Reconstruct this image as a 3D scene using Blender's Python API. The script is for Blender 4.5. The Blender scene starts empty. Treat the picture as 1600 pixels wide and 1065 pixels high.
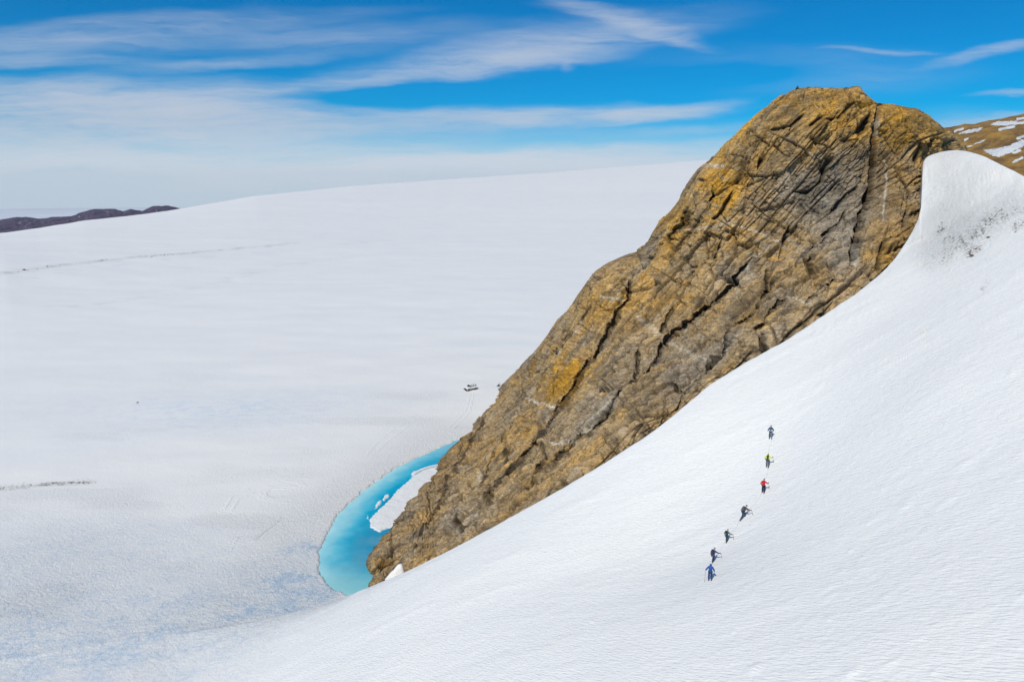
import bpy, bmesh, math, random
import numpy as np
from mathutils import Vector, Matrix
R_ = math.radians
scene = bpy.context.scene
COL = scene.collection
random.seed(5)

# ------------------------------------------------------------------ camera
CAMZ = 70.0
FPX = 1100.0                     # focal length in pixels of a 1600 wide picture
PITCH = math.atan(232.5 / FPX)
cam_d = bpy.data.cameras.new('camera'); cam = bpy.data.objects.new('camera', cam_d)
COL.objects.link(cam); scene.camera = cam
cam_d.sensor_width = 36; cam_d.lens = 36 * FPX / 1600
cam_d.clip_start = 0.5; cam_d.clip_end = 200000
cam.location = (0, 0, CAMZ); cam.rotation_euler = (math.pi / 2 - PITCH, 0, 0)

# ------------------------------------------------------------------ light
SUN_EL = R_(50.0)
SUN_AZ = math.atan2(-0.52, -0.85)          # towards the sun: behind and to the left
sd = Vector((math.sin(SUN_AZ) * math.cos(SUN_EL), math.cos(SUN_AZ) * math.cos(SUN_EL), math.sin(SUN_EL)))
sun_d = bpy.data.lights.new('sun', 'SUN'); sun = bpy.data.objects.new('sun', sun_d); COL.objects.link(sun)
sun_d.energy = 4.9; sun_d.angle = R_(0.53); sun_d.color = (1.0, 0.945, 0.815)
sun.rotation_euler = (-sd).to_track_quat('-Z', 'Y').to_euler()
sun.location = (0, 0, 300)

scene.view_settings.view_transform = 'Standard'; scene.view_settings.look = 'None'
scene.view_settings.exposure = -0.42; scene.view_settings.gamma = 1
scene.cycles.max_bounces = 6; scene.cycles.diffuse_bounces = 3


class NT:
    """small node helper"""
    def __init__(s, tree): s.t = tree; s.n = tree.nodes; s.l = tree.links
    def new(s, kind, **kw):
        n = s.n.new(kind)
        for k, v in kw.items(): setattr(n, k, v)
        return n
    def set(s, sock, v):
        if isinstance(v, bpy.types.NodeSocket): s.l.new(v, sock)
        elif v is not None:
            if sock.type == 'RGBA' and len(v) == 3: v = (*v, 1)
            sock.default_value = v
    def math(s, op, a, b=None, c=None, clamp=False):
        n = s.new('ShaderNodeMath', operation=op, use_clamp=clamp)
        s.set(n.inputs[0], a); s.set(n.inputs[1], b); s.set(n.inputs[2], c)
        return n.outputs[0]
    def vmath(s, op, a, b=None):
        n = s.new('ShaderNodeVectorMath', operation=op); s.set(n.inputs[0], a); s.set(n.inputs[1], b)
        return n.outputs[0]
    def mix(s, f, a, b, mode='MIX'):
        n = s.new('ShaderNodeMix', data_type='RGBA', blend_type=mode)
        s.set(n.inputs[0], f); s.set(n.inputs[6], a); s.set(n.inputs[7], b)
        return n.outputs[2]
    def rng(s, v, a, b, c=0.0, d=1.0, smooth=True):
        n = s.new('ShaderNodeMapRange', interpolation_type='SMOOTHSTEP' if smooth else 'LINEAR')
        for i, x in enumerate((v, a, b, c, d)): s.set(n.inputs[i], x)
        return n.outputs[0]
    def noise(s, vec, scale, detail=4, rough=0.55, dist=0.0, col=False):
        n = s.new('ShaderNodeTexNoise'); s.set(n.inputs['Vector'], vec)
        n.inputs['Scale'].default_value = scale; n.inputs['Detail'].default_value = detail
        n.inputs['Roughness'].default_value = rough; n.inputs['Distortion'].default_value = dist
        return n.outputs[1 if col else 0]
    def mapping(s, vec, loc=(0, 0, 0), rot=(0, 0, 0), scale=(1, 1, 1), typ='POINT'):
        n = s.new('ShaderNodeMapping', vector_type=typ); s.set(n.inputs[0], vec)
        n.inputs[1].default_value = loc; n.inputs[2].default_value = rot; n.inputs[3].default_value = scale
        return n.outputs[0]
    def attr(s, name, fac=True):
        n = s.new('ShaderNodeAttribute', attribute_name=name); return n.outputs['Fac' if fac else 'Color']
    def bump(s, h, strength=1.0, dist=1.0, normal=None):
        n = s.new('ShaderNodeBump'); n.inputs['Strength'].default_value = strength; n.inputs['Distance'].default_value = dist
        s.set(n.inputs['Height'], h)
        if normal is not None: s.l.new(normal, n.inputs['Normal'])
        return n.outputs[0]


# ------------------------------------------------------------------ sky with cirrus
world = bpy.data.worlds.new('World'); scene.world = world; world.use_nodes = True
w = NT(world.node_tree); w.n.clear()
sky = w.new('ShaderNodeTexSky', sky_type='NISHITA', sun_disc=False)
sky.sun_elevation = SUN_EL; sky.sun_rotation = SUN_AZ % (2 * math.pi)
sky.altitude = 1500; sky.air_density = 1.0; sky.dust_density = 0.2; sky.ozone_density = 2.5
tc = w.new('ShaderNodeTexCoord')
sep = w.new('ShaderNodeSeparateXYZ'); w.l.new(tc.outputs['Generated'], sep.inputs[0])
ysafe = w.math('MAXIMUM', sep.outputs[1], 0.02)
TX = w.math('DIVIDE', sep.outputs[0], ysafe)       # tangent of azimuth
TZ = w.math('DIVIDE', sep.outputs[2], ysafe)       # tangent of elevation
comb = w.new('ShaderNodeCombineXYZ'); w.l.new(TX, comb.inputs[0]); w.l.new(TZ, comb.inputs[1])
P0 = comb.outputs[0]
wn = w.noise(w.mapping(P0, scale=(2.2, 7, 1)), 1.6, 3, 0.5, col=True)
wv = w.vmath('MULTIPLY', w.vmath('SUBTRACT', wn, (0.5, 0.5, 0.5)), (0.10, 0.035, 0))
wn2 = w.noise(w.mapping(P0, scale=(5, 22, 1)), 2.5, 4, 0.6, col=True)
wv2 = w.vmath('MULTIPLY', w.vmath('SUBTRACT', wn2, (0.5, 0.5, 0.5)), (0.05, 0.014, 0))
PW = w.vmath('ADD', w.vmath('ADD', P0, wv), wv2)
def S2(px, py):     # picture pixel -> (tan azimuth, tan elevation) of a sky direction
    d = ray(px, py); return d[0] / d[1], d[2] / d[1]
cp, sp = math.cos(PITCH), math.sin(PITCH)
def ray(px, py):
    a = px - 800; b = 532.5 - py
    return np.stack(np.broadcast_arrays(np.asarray(a, float), cp * FPX + sp * b, -sp * FPX + cp * b), -1)
def W(px, py, y):
    d = ray(px, py); return np.array([0, 0, CAMZ]) + d * (np.asarray(y, float) / d[..., 1])[..., None]
def Wz(px, py, z=0.0):
    d = ray(px, py); k = (z - CAMZ) / d[..., 2]; return np.array([0, 0, CAMZ]) + d * np.asarray(k)[..., None]
def streak(cx, cy, lx, ly, ang, k, soft=1.0, vec=None):
    x, z = S2(cx, cy)
    m = w.mapping(vec or PW, loc=(x, z, 0), rot=(0, 0, R_(ang)), scale=(lx / 1100, ly / 1100, 1), typ='TEXTURE')
    g = w.new('ShaderNodeTexGradient', gradient_type='SPHERICAL'); w.l.new(m, g.inputs[0])
    return w.math('MULTIPLY', w.rng(g.outputs[1], 0.0, soft), k)
adds = [  # cx, cy, half length, half height, tilt, strength
    (60, 215, 620, 90, 2, 1.0), (420, 190, 520, 55, 0, 0.75), (850, 184, 330, 24, 2, 1.0), (1010, 180, 160, 17, 7, 0.75),
    (600, 128, 420, 26, 7, 0.55), (760, 92, 380, 36, 8, 0.45), (900, 60, 330, 42, 8, 0.38), (985, 34, 160, 20, -16, 0.55),
    (1045, 62, 90, 10, -12, 0.4), (940, 14, 130, 14, -4, 0.25),
    (150, 155, 520, 42, 0, 0.75), (120, 60, 520, 34, 2, 0.40), (40, 95, 300, 16, 0, 0.35), (300, 30, 420, 20, 2, 0.22), (560, 60, 300, 26, 4, 0.20),
    (350, 100, 300, 14, 4, 0.30),
    (1380, 76, 120, 6, -2, 0.35), (1545, 80, 120, 12, 10, 0.50), (1590, 147, 80, 6, 3, 0.30), (1560, 188, 170, 14, 3, 0.45),
    (1250, 110, 360, 50, 0, 0.16), (1480, 190, 260, 30, 0, 0.16), (884, 108, 22, 9, -30, 0.30),
    (1000, 252, 760, 34, 0, 0.95), (600, 262, 1100, 44, 0, 1.0), (1000, 208, 260, 10, 2, 0.35), (700, 248, 700, 16, 3, 0.45),
]
subs = [(700, 146, 430, 34, 3, 1.8), (1000, 128, 460, 40, 4, 1.8), (560, 156, 200, 16, 0, 0.9), (900, 216, 360, 14, 5, 0.65), (650, 236, 420, 8, 3, 0.40),
        (400, 76, 130, 11, 0, 0.25), (190, 76, 120, 13, 0, 0.25)]
m = None
for a in adds:
    s_ = streak(*a); m = s_ if m is None else w.math('ADD', m, s_)
tex = w.noise(w.mapping(PW, rot=(0, 0, R_(-5)), scale=(1.4, 11, 1)), 3.0, 7, 0.62)
tex2 = w.noise(w.mapping(PW, rot=(0, 0, R_(-9)), scale=(3, 40, 1)), 4.0, 5, 0.6)
tm = w.math('ADD', w.rng(tex, 0.28, 0.72, 0.42, 1.4), w.rng(tex2, 0.25, 0.75, -0.22, 0.22))
m = w.math('MULTIPLY', m, tm)
for a in subs:
    m = w.math('MULTIPLY', m, w.math('SUBTRACT', 1.0, streak(*a), clamp=True))
m = w.math('MULTIPLY', w.math('SUBTRACT', 1.0, w.math('EXPONENT', w.math('MULTIPLY', m, -1.35))), 0.95)
m = w.math('MULTIPLY', m, w.rng(sep.outputs[1], 0.02, 0.15))
hz = w.rng(TZ, 0.11, 0.0, 0.0, 0.93)                         # milky air over the ice
lowband = w.math('MULTIPLY', w.rng(TZ, 0.035, 0.0), 0.0)
skyc = w.new('ShaderNodeHueSaturation'); w.l.new(sky.outputs[0], skyc.inputs['Color'])
skyc.inputs['Saturation'].default_value = 1.15; skyc.inputs['Value'].default_value = 1.0
SKYTINT = w.mix(1.0, skyc.outputs[0], (0.0, 1.08, 1.58), 'MULTIPLY')
c1 = w.mix(hz, SKYTINT, (10.6, 11.8, 13.2))
ccol = w.mix(w.rng(TZ, 0.10, 0.02), (8.8, 9.7, 11.2), (11.4, 12.2, 13.4))
c2 = w.mix(m, c1, ccol)
bg = w.new('ShaderNodeBackground'); w.l.new(c2, bg.inputs[0]); bg.inputs[1].default_value = 0.085
wo = w.new('ShaderNodeOutputWorld'); w.l.new(bg.outputs[0], wo.inputs[0])

# ------------------------------------------------------------------ numpy noise
def _h(ix, iy, iz, seed):
    h = (ix.astype(np.int64) * 374761393 + iy.astype(np.int64) * 668265263 + iz.astype(np.int64) * 2147483647 + seed * 1274126177) & 0xffffffff
    h = ((h ^ (h >> 13)) * 1274126177) & 0xffffffff
    h = ((h ^ (h >> 15)) * 2246822519) & 0xffffffff
    return (h ^ (h >> 16))
def vn(P, seed=0):      # value noise, -1..1, P (N,3)
    i = np.floor(P).astype(np.int32); f = (P - i).astype(np.float32); u = f * f * f * (f * (f * 6 - 15) + 10)
    out = 0
    for dx in (0, 1):
        for dy in (0, 1):
            for dz in (0, 1):
                v = (_h(i[:, 0] + dx, i[:, 1] + dy, i[:, 2] + dz, seed) / 2147483648.0 - 1).astype(np.float32)
                wt = (u[:, 0] if dx else 1 - u[:, 0]) * (u[:, 1] if dy else 1 - u[:, 1]) * (u[:, 2] if dz else 1 - u[:, 2])
                out = out + v * wt
    return out
def fbm(P, octs=4, seed=0, gain=0.5, ridge=False):
    a = 1.0; s = 0; t = 0
    for o in range(octs):
        v = vn(P * (2.03 ** o) + 17.3 * o, seed + o)
        if ridge: v = 1 - 2 * np.abs(v)
        s = s + a * v; t += a; a *= gain
    return s / t
def cells(P, seed=0):
    """3-D Voronoi: F1, F2, random triple of the nearest cell, offset from its centre"""
    i = np.floor(P).astype(np.int32); n = len(P)
    f1 = np.full(n, 9., np.float32); f2 = np.full(n, 9., np.float32)
    rid = np.zeros((n, 3), np.float32); off = np.zeros((n, 3), np.float32)
    for dx in (-1, 0, 1):
        for dy in (-1, 0, 1):
            for dz in (-1, 0, 1):
                c = i + np.array([dx, dy, dz], np.int32)
                r = [(_h(c[:, 0], c[:, 1], c[:, 2], seed + k) / 4294967296.0).astype(np.float32) for k in range(3)]
                d = [P[:, k].astype(np.float32) - (c[:, k] + 0.2 + 0.6 * r[k]) for k in range(3)]
                q = np.sqrt(d[0] ** 2 + d[1] ** 2 + d[2] ** 2)
                nb = q < f1
                f2 = np.where(nb, f1, np.minimum(f2, q)); f1 = np.where(nb, q, f1)
                for k in range(3):
                    rid[:, k] = np.where(nb, (r[k] * 7.13) % 1.0, rid[:, k]); off[:, k] = np.where(nb, d[k], off[:, k])
    return f1, f2, rid, off
def sst(a, b, x):
    t = np.clip((x - a) / (b - a), 0, 1); return t * t * (3 - 2 * t)
def segdist(X, Y, pts, full=False):
    """distance from points to an open polyline, with the parameter along it 0..1"""
    best = np.full(X.shape, 1e9); par = np.zeros(X.shape); n = len(pts) - 1
    for k in range(n):
        ax, ay = pts[k][:2]; bx, by = pts[k + 1][:2]; dx, dy = bx - ax, by - ay
        t = np.clip(((X - ax) * dx + (Y - ay) * dy) / (dx * dx + dy * dy + 1e-9), 0, 1)
        d = np.hypot(X - ax - t * dx, Y - ay - t * dy)
        b = d < best; best = np.where(b, d, best); par = np.where(b, (k + t) / n, par)
    return best, par
def inside(X, Y, poly):
    r = np.zeros(X.shape, bool); n = len(poly)
    for k in range(n):
        ax, ay = poly[k][:2]; bx, by = poly[(k + 1) % n][:2]
        c = ((ay > Y) != (by > Y)) & (X < (bx - ax) * (Y - ay) / (by - ay + 1e-12) + ax)
        r ^= c
    return r
def sdist(X, Y, poly):
    p = [tuple(q[:2]) for q in poly]; d, _ = segdist(X, Y, p + [p[0]])
    return np.where(inside(X, Y, p), -d, d)
class TPS:
    def __init__(s, pts, vals, lam=0.0):
        s.p = np.array(pts, float); n = len(s.p); s.sc = s.p.std()
        q = s.p / s.sc; K = s.U(np.hypot(q[:, None, 0] - q[None, :, 0], q[:, None, 1] - q[None, :, 1])) + lam * np.eye(n)
        A = np.zeros((n + 3, n + 3)); A[:n, :n] = K; A[:n, n] = 1; A[:n, n + 1:] = q; A[n, :n] = 1; A[n + 1:, :n] = q.T
        s.w = np.linalg.solve(A, np.r_[np.array(vals, float), 0, 0, 0])
    @staticmethod
    def U(r): return r * r * np.log(r + 1e-9)
    def __call__(s, x, y):
        x = np.asarray(x, float) / s.sc; y = np.asarray(y, float) / s.sc; q = s.p / s.sc; n = len(q)
        o = s.w[n] + s.w[n + 1] * x + s.w[n + 2] * y
        for k in range(n): o = o + s.w[k] * s.U(np.hypot(x - q[k, 0], y - q[k, 1]))
        return o

# ------------------------------------------------------------------ object helpers
def link(name, me, mat=None, parent=None, smooth=False):
    if mat is not None: me.materials.append(mat)
    o = bpy.data.objects.new(name, me); COL.objects.link(o)
    if parent is not None: o.parent = parent
    if smooth: me.polygons.foreach_set('use_smooth', np.ones(len(me.polygons), bool))
    return o
def tag(o, label=None, cat=None, group=None, kind=None):
    for k, v in (('label', label), ('category', cat), ('group', group), ('kind', kind)):
        if v: o[k] = v
    return o
def grid_mesh(name, P, closed=False, attrs=None, cols=None):
    nr, nc = P.shape[:2]
    me = bpy.data.meshes.new(name); me.vertices.add(nr * nc); me.vertices.foreach_set('co', P.reshape(-1).astype(np.float32))
    idx = np.arange(nr * nc).reshape(nr, nc)
    if closed: idx = np.concatenate([idx, idx[:, :1]], 1)
    q = np.stack([idx[:-1, :-1], idx[:-1, 1:], idx[1:, 1:], idx[1:, :-1]], -1).reshape(-1, 4)
    n = len(q); me.loops.add(n * 4); me.loops.foreach_set('vertex_index', q.reshape(-1).astype(np.int32))
    me.polygons.add(n); me.polygons.foreach_set('loop_start', np.arange(0, n * 4, 4, dtype=np.int32))
    me.update(calc_edges=True)
    for k, v in (attrs or {}).items():
        a = me.attributes.new(k, 'FLOAT', 'POINT'); a.data.foreach_set('value', v.reshape(-1).astype(np.float32))
    for k, v in (cols or {}).items():
        a = me.attributes.new(k, 'FLOAT_COLOR', 'POINT')
        c = np.ones((nr * nc, 4), np.float32); c[:, :3] = v.reshape(-1, 3); a.data.foreach_set('color', c.reshape(-1))
    return me
def material(name, color=(0.5, 0.5, 0.5), rough=0.6, metal=0.0, var=0.0, vscale=8.0, bump=0.0):
    mt = bpy.data.materials.new(name); mt.use_nodes = True; t = NT(mt.node_tree)
    b = t.n['Principled BSDF']; b.inputs['Roughness'].default_value = rough; b.inputs['Metallic'].default_value = metal
    b.inputs['Base Color'].default_value = (*color, 1)
    if var or bump:
        co = t.new('ShaderNodeTexCoord').outputs['Object']; nz = t.noise(co, vscale, 4)
        if var:
            dark = tuple(c * (1 - var) for c in color); lite = tuple(min(1, c * (1 + var)) for c in color)
            t.l.new(t.mix(t.rng(nz, 0.3, 0.7), dark, lite), b.inputs['Base Color'])
        if bump: t.l.new(t.bump(nz, 1.0, bump), b.inputs['Normal'])
    return mt

# ------------------------------------------------------------------ snow material
def snow_material():
    mt = bpy.data.materials.new('snow'); mt.use_nodes = True; t = NT(mt.node_tree)
    b = t.n['Principled BSDF']; b.inputs['Roughness'].default_value = 0.55; b.inputs['Specular IOR Level'].default_value = 0.25
    geo = t.new('ShaderNodeNewGeometry'); P = geo.outputs['Position']
    ice = t.attr('ice'); dirt_shade = t.attr('dirt_shade'); rip = t.attr('ripple'); rug = t.attr('rugged'); line = t.attr('line')  # ice also carries the lower-left snow shading put into the colour
    n1 = t.noise(t.mapping(P, scale=(0.03, 0.06, 0.03)), 1.0, 5, 0.55)
    base = t.mix(t.rng(n1, 0.3, 0.7), (0.81, 0.795, 0.765), (0.85, 0.83, 0.79))
    nf = t.noise(P, 2.2, 6, 0.65)
    base = t.mix(t.rng(nf, 0.42, 0.8), base, (0.80, 0.795, 0.775))
    icec = t.mix(t.rng(t.noise(P, 1.3, 5, 0.6), 0.35, 0.65), (0.44, 0.56, 0.68), (0.60, 0.68, 0.76))
    iv = t.math('MULTIPLY', ice, t.rng(t.noise(P, 0.9, 6, 0.7), 0.25, 0.62), clamp=True)
    base = t.mix(iv, base, icec)
    dn = t.rng(t.noise(P, 2.6, 7, 0.72), 0.46, 0.66)
    dv = t.math('MULTIPLY', t.math('MULTIPLY', dirt_shade, dn), 1.2, clamp=True)
    base = t.mix(dv, base, (0.17, 0.15, 0.13))
    t.l.new(base, b.inputs['Base Color'])
    # relief: soft hummocks, wind ripples, granular crust, grooves
    h1 = t.noise(t.mapping(P, scale=(0.5, 1.1, 0.8)), 1.0, 5, 0.55)
    hr = t.noise(t.mapping(t.mapping(P, rot=(0, 0, R_(46))), scale=(1.3, 7.0, 0.6)), 1.0, 3, 0.5, 0.3)
    hr2 = t.noise(t.mapping(t.mapping(P, rot=(0, 0, R_(30))), scale=(0.14, 0.9, 0.2)), 1.0, 5, 0.6)
    hg = t.noise(P, 1.6, 7, 0.72, 0.4)
    H = t.math('MULTIPLY', h1, 0.06)
    H = t.math('ADD', H, t.math('MULTIPLY', t.math('MULTIPLY', hr, rip), 0.11))
    H = t.math('ADD', H, t.math('MULTIPLY', t.math('MULTIPLY', hr2, rip), 0.07))
    H = t.math('ADD', H, t.math('MULTIPLY', t.math('MULTIPLY', hg, rug), 0.38))
    H = t.math('SUBTRACT', H, t.math('MULTIPLY', line, 0.25))
    t.l.new(t.bump(H, 1.0, 1.0), b.inputs['Normal'])
    return mt
SNOW = snow_material()

# ------------------------------------------------------------------ glacier
POND_PX = [(735, 680), (700, 693), (665, 709), (630, 725), (600, 744), (568, 766), (538, 794), (514, 827), (501, 858), (499, 882), (508, 903),
           (524, 919), (545, 931), (580, 945), (640, 930), (690, 850), (760, 740), (790, 690)]
POND = [tuple(Wz(x, y, 0.15)[:2]) for x, y in POND_PX]
az_px = np.array([-400, 0, 60, 130, 200, 262, 330, 400, 480, 560, 700, 850, 1000, 1100, 1250, 1600, 2200])
az_py = np.array([372, 366, 358, 346, 338, 330, 318, 306, 298, 290, 280, 270, 258, 250, 244, 240, 235])
def horizon_line(px_):
    d = ray(px_, az_py); return d[..., 2] / np.hypot(d[..., 0], d[..., 1]), np.arctan2(d[..., 0], d[..., 1])
E0, A0 = horizon_line(az_px)
RR = np.interp(az_px, [0, 262, 700, 1100], [1300, 1900, 3200, 4200])
def glacier_h(X, Y, detail=True):
    sh = X.shape; r = np.hypot(X, Y); a = np.arctan2(X, Y)
    e = np.interp(a, A0, E0); Rm = np.interp(a, A0, RR)
    wv_ = sst(330, Rm, r); z = wv_ * (CAMZ + np.minimum(r, Rm) * e) - np.maximum(0, r - Rm) ** 2 / Rm * 0.35
    P = np.stack([X, Y, 0 * X], -1).reshape(-1, 3)
    lo = fbm(P / np.array([160, 60, 1.]), 3, 3).reshape(sh); md = fbm(P / np.array([24, 14, 1.]), 4, 5).reshape(sh)
    far = sst(200, 900, r)
    z = z + lo * (0.7 + 0.5 * far) * sst(90, 260, r) + 0.25 * md * sst(30, 110, r)
    big = fbm(P / np.array([900, 260, 1.]), 3, 31).reshape(sh); z = z + big * 3 * sst(500, 1500, r) * (1 - sst(Rm * .55, Rm, r))
    s = sdist(X, Y, POND) if detail else None
    if s is not None:
        near = 1 - sst(3, 22, s)
        z = z * (1 - near) + near * (0.32 + 0.12 * md)
        s2 = s + 0.7 * fbm(P / 1.6, 3, 9).reshape(sh)
        z = np.where(s < 6, z * sst(-0.6, 0.5, s2) + (1 - sst(-0.6, 0.5, s2)) * -1.2, z)
    return z
def gxy(px, py):
    q = Wz(px, py, 0.0)
    for _ in range(14): q = 0.5 * q + 0.5 * Wz(px, py, float(glacier_h(np.array([q[0]]), np.array([q[1]]), False)[0]))
    return q[:2]
def blob(X, Y, px, py, rx, ry, ang=0):
    c = gxy(px, py); dx, dy = X - c[0], Y - c[1]; k = math.hypot(*c) / 1100.0
    ca, sa = math.cos(R_(ang)), math.sin(R_(ang))
    u = (dx * ca + dy * sa) / rx; v = (-dx * sa + dy * ca) / ry
    return np.exp(-(u * u + v * v))
def pxline(X, Y, pts, wid):
    """soft band on the ground along a line; wid in metres"""
    d, p = segdist(X, Y, [tuple(gxy(a, b)) for a, b in pts]); return np.exp(-(d / wid) ** 2) * sst(0, 0.06, p) * sst(1, 0.94, p)
def ground_attrs(X, Y):
    sh = X.shape; P = np.stack([X, Y, 0 * X], -1).reshape(-1, 3); r = np.hypot(X, Y)
    f = lambda sc, o, s: fbm(P / np.array([sc[0], sc[1], 1.]), o, s).reshape(sh)
    s = sdist(X, Y, POND)
    ice = 0.9 * blob(X, Y, 480, 860, 5, 3) + 0.8 * blob(X, Y, 478, 935, 7, 3, 20) + 0.8 * blob(X, Y, 455, 905, 6, 4) + 0.5 * blob(X, Y, 440, 955, 11, 3, 10)
    ice += 0.36 * blob(X, Y, 400, 640, 40, 22, 10) + 0.22 * blob(X, Y, 200, 635, 45, 14) + 0.22 * blob(X, Y, 300, 930, 22, 8) + 0.25 * blob(X, Y, 120, 1000, 30, 14)
    ice += 0.28 * blob(X, Y, 0, 1060, 45, 16) + 0.18 * blob(X, Y, 200, 1000, 40, 12) + 0.22 * blob(X, Y, 60, 860, 25, 14) + 0.18 * blob(X, Y, 250, 860, 30, 16)  # lower-left blobs put the bluish shading of rough snow into the colour
    ice = ice * (0.6 + 0.8 * sst(-0.3, 0.4, f((3, 2), 4, 41)))
    ice += 0.10 * sst(0, 0.6, f((60, 20), 4, 43))
    dirt_shade = 1.25 * pxline(X, Y, [(-60, 766), (20, 762), (70, 757), (130, 754), (150, 753)], 1.3) * (0.4 + sst(-.2, .5, f((2, 1), 4, 51)))
    dirt_shade += 1.6 * pxline(X, Y, [(-60, 436), (20, 425), (90, 415), (180, 405), (260, 398), (340, 391), (420, 384), (470, 378)], 6) * (0.25 + 1.2 * sst(-.1, .5, f((9, 5), 4, 52)))
    dirt_shade += 0.6 * pxline(X, Y, [(0, 492), (90, 482), (200, 466), (330, 445), (420, 418), (600, 395)], 9) * sst(0., .6, f((14, 6), 4, 53))
    dirt_shade += 0.5 * pxline(X, Y, [(0, 440), (200, 412), (430, 392), (560, 380), (640, 372)], 12) * sst(0.1, .6, f((14, 6), 4, 54))
    dirt_shade += 0.25 * blob(X, Y, 130, 900, 9, 5) * sst(0, .5, f((2, 1.4), 4, 55)) + 0.18 * blob(X, Y, 250, 960, 18, 7) * sst(0, .5, f((2, 1.4), 4, 56))
    dirt_shade += 0.04 * np.exp(-((s - 0.5) / 0.5) ** 2) * sst(-.2, .5, f((3, 3), 3, 57))
    rug = 0.25 + 1.2 * np.exp(-(np.maximum(s, 0) / 16) ** 2) + 0.5 * blob(X, Y, 100, 850, 32, 26) + 0.5 * blob(X, Y, 420, 950, 20, 8) + 0.6 * blob(X, Y, 60, 960, 50, 30)
    rug += 0.45 * sst(0.05, 0.5, f((30, 14), 3, 61)) + 0.5 * blob(X, Y, 620, 640, 35, 30)
    rug = np.clip(rug, 0, 1.45) * (0.35 + 0.65 * (1 - sst(150, 500, r)))
    ln = np.zeros(sh)
    for k in range(5):      # looping vehicle tracks
        o = k * 3.2
        ln = np.maximum(ln, (0.32 + 0.06 * k) * pxline(X, Y, [(500 - o, 742 + o), (450, 750 + o), (418 + o * .5, 758 + o * .4), (402 + o, 770), (405 + o, 779 - o * .3), (430, 784 - o * .5), (470, 788 - o)], 0.22))
    for q in ([(360, 800), (372, 780), (400, 768)], [(350, 796), (362, 776), (392, 762)], [(572, 712), (590, 690), (618, 668), (640, 660)], [(580, 716), (600, 694), (628, 674)],
              [(590, 706), (612, 684), (640, 664)], [(735, 614), (728, 640), (700, 670)], [(740, 614), (734, 642), (706, 674)]):
        ln = np.maximum(ln, 0.5 * pxline(X, Y, q, 0.25))
    ln = np.maximum(ln, 1.0 * pxline(X, Y, [(393, 848), (412, 832), (428, 820), (441, 808)], 0.18))
    ln = np.maximum(ln, 0.5 * pxline(X, Y, [(360, 860), (372, 838)], 0.15))
    dirt_shade += 0.5 * pxline(X, Y, [(400, 842), (412, 832), (428, 820)], 0.2)  # shade inside the track groove, put into the colour
    return dict(ice=np.clip(ice, 0, 1.4), dirt_shade=np.clip(dirt_shade, 0, 1.3), rugged=rug, ripple=0.15 + 0 * X, line=ln)
a = np.concatenate([np.linspace(R_(-75), R_(-46.3), 50), np.linspace(R_(-46), R_(44), 760), np.linspace(R_(44.3), R_(75), 50)])
rr = [20.0]
while rr[-1] < 9000:
    r_ = rr[-1]; e_px = 70 * 1100 / (r_ * r_ + 4900)
    rr.append(r_ + min(max(1.15 / e_px, 0.10), 0.045 * r_ if r_ > 1500 else 0.02 * r_))
rr = np.array(rr)
A, RD = np.meshgrid(a, rr); GX, GY = RD * np.sin(A), RD * np.cos(A)
GZ = glacier_h(GX, GY)
g = link('glacier', grid_mesh('glacier', np.stack([GX, GY, GZ], -1)[:, ::-1], attrs={k: v[:, ::-1] for k, v in ground_attrs(GX, GY).items()}), SNOW, smooth=True)
tag(g, 'wide white glacier plain running back to the skyline', kind='structure')

# far plain behind and below the ice dome
def disc(name, r0, r1, z, n=96):
    th = np.linspace(0, 2 * math.pi, n, endpoint=False); q = np.array([[(rad * math.sin(t), rad * math.cos(t), z) for t in th] for rad in np.geomspace(r0, r1, 12)])
    return grid_mesh(name, q[::-1], closed=True)
pm = material('far_snow', (0.66, 0.70, 0.75), 0.8, var=0.06, vscale=0.0004)
p = link('snow_plain', disc('snow_plain', 5, 14000, -190), pm); tag(p, 'far pale snow plain under the horizon', kind='structure')

# ------------------------------------------------------------------ snow slope
CREST = [(-60, 1046), (100, 1018), (200, 1002), (300, 986), (370, 976), (430, 964), (490, 949), (545, 930), (600, 908), (650, 886), (700, 861), (760, 829), (820, 796), (880, 762), (940, 726),
         (1000, 688), (1050, 651), (1110, 600), (1170, 563), (1230, 531), (1290, 490), (1340, 457), (1380, 425), (1405, 395), (1425, 365), (1438, 335), (1443, 305), (1442, 275), (1441, 247),
         (1460, 240), (1480, 235), (1500, 234), (1530, 241), (1560, 255), (1600, 275), (1650, 302), (1720, 345)]
EXTRA = [(112, 82, 74), (140, 65, 76), (180, 46, 78), (240, 32, 80)]       # the shoulder goes on beyond the right edge of the picture
def proj(q):
    k = q[1] * cp + (CAMZ - q[2]) * sp; return 800 + 1100 * q[0] / k, 532.5 - 1100 * ((q[2] - CAMZ) * cp + q[1] * sp) / k
N0 = len(CREST); CREST = CREST + [proj(q) for q in EXTRA]
def plane_hit(px, py):
    d = ray(px, py); k = (24.2 - CAMZ) / (d[2] - 0.6 * d[0]); return np.array([0, 0, CAMZ]) + d * k
cr = []
for ci, (px, py) in enumerate(CREST):
    if ci >= N0:
        cr.append(np.array(EXTRA[ci - N0], float)); continue
    if px < 500: q = Wz(px, py, max(0.25, 6.5 * ((px - 150) / 400.0) ** 3 if px > 150 else 0.25))
    else:
        q = plane_hit(px, py)
        if px >= 1438: q = W(px, py, q[1] * (np.interp(py, [247, 335], [0.885, 1.0]) if px < 1445 else np.interp(px, [1445, 1600], [0.885, 0.96])))
    if px == 545: q = W(px, py, 107)
    cr.append(q)
cr = np.array(cr)
HIKE = [(1204, 685, 82.5), (1199, 731, 78), (1192, 771, 74), (1161, 811, 71.5), (1135, 849, 69), (1113, 880, 66.5), (1109, 908, 62.5)]
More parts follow.
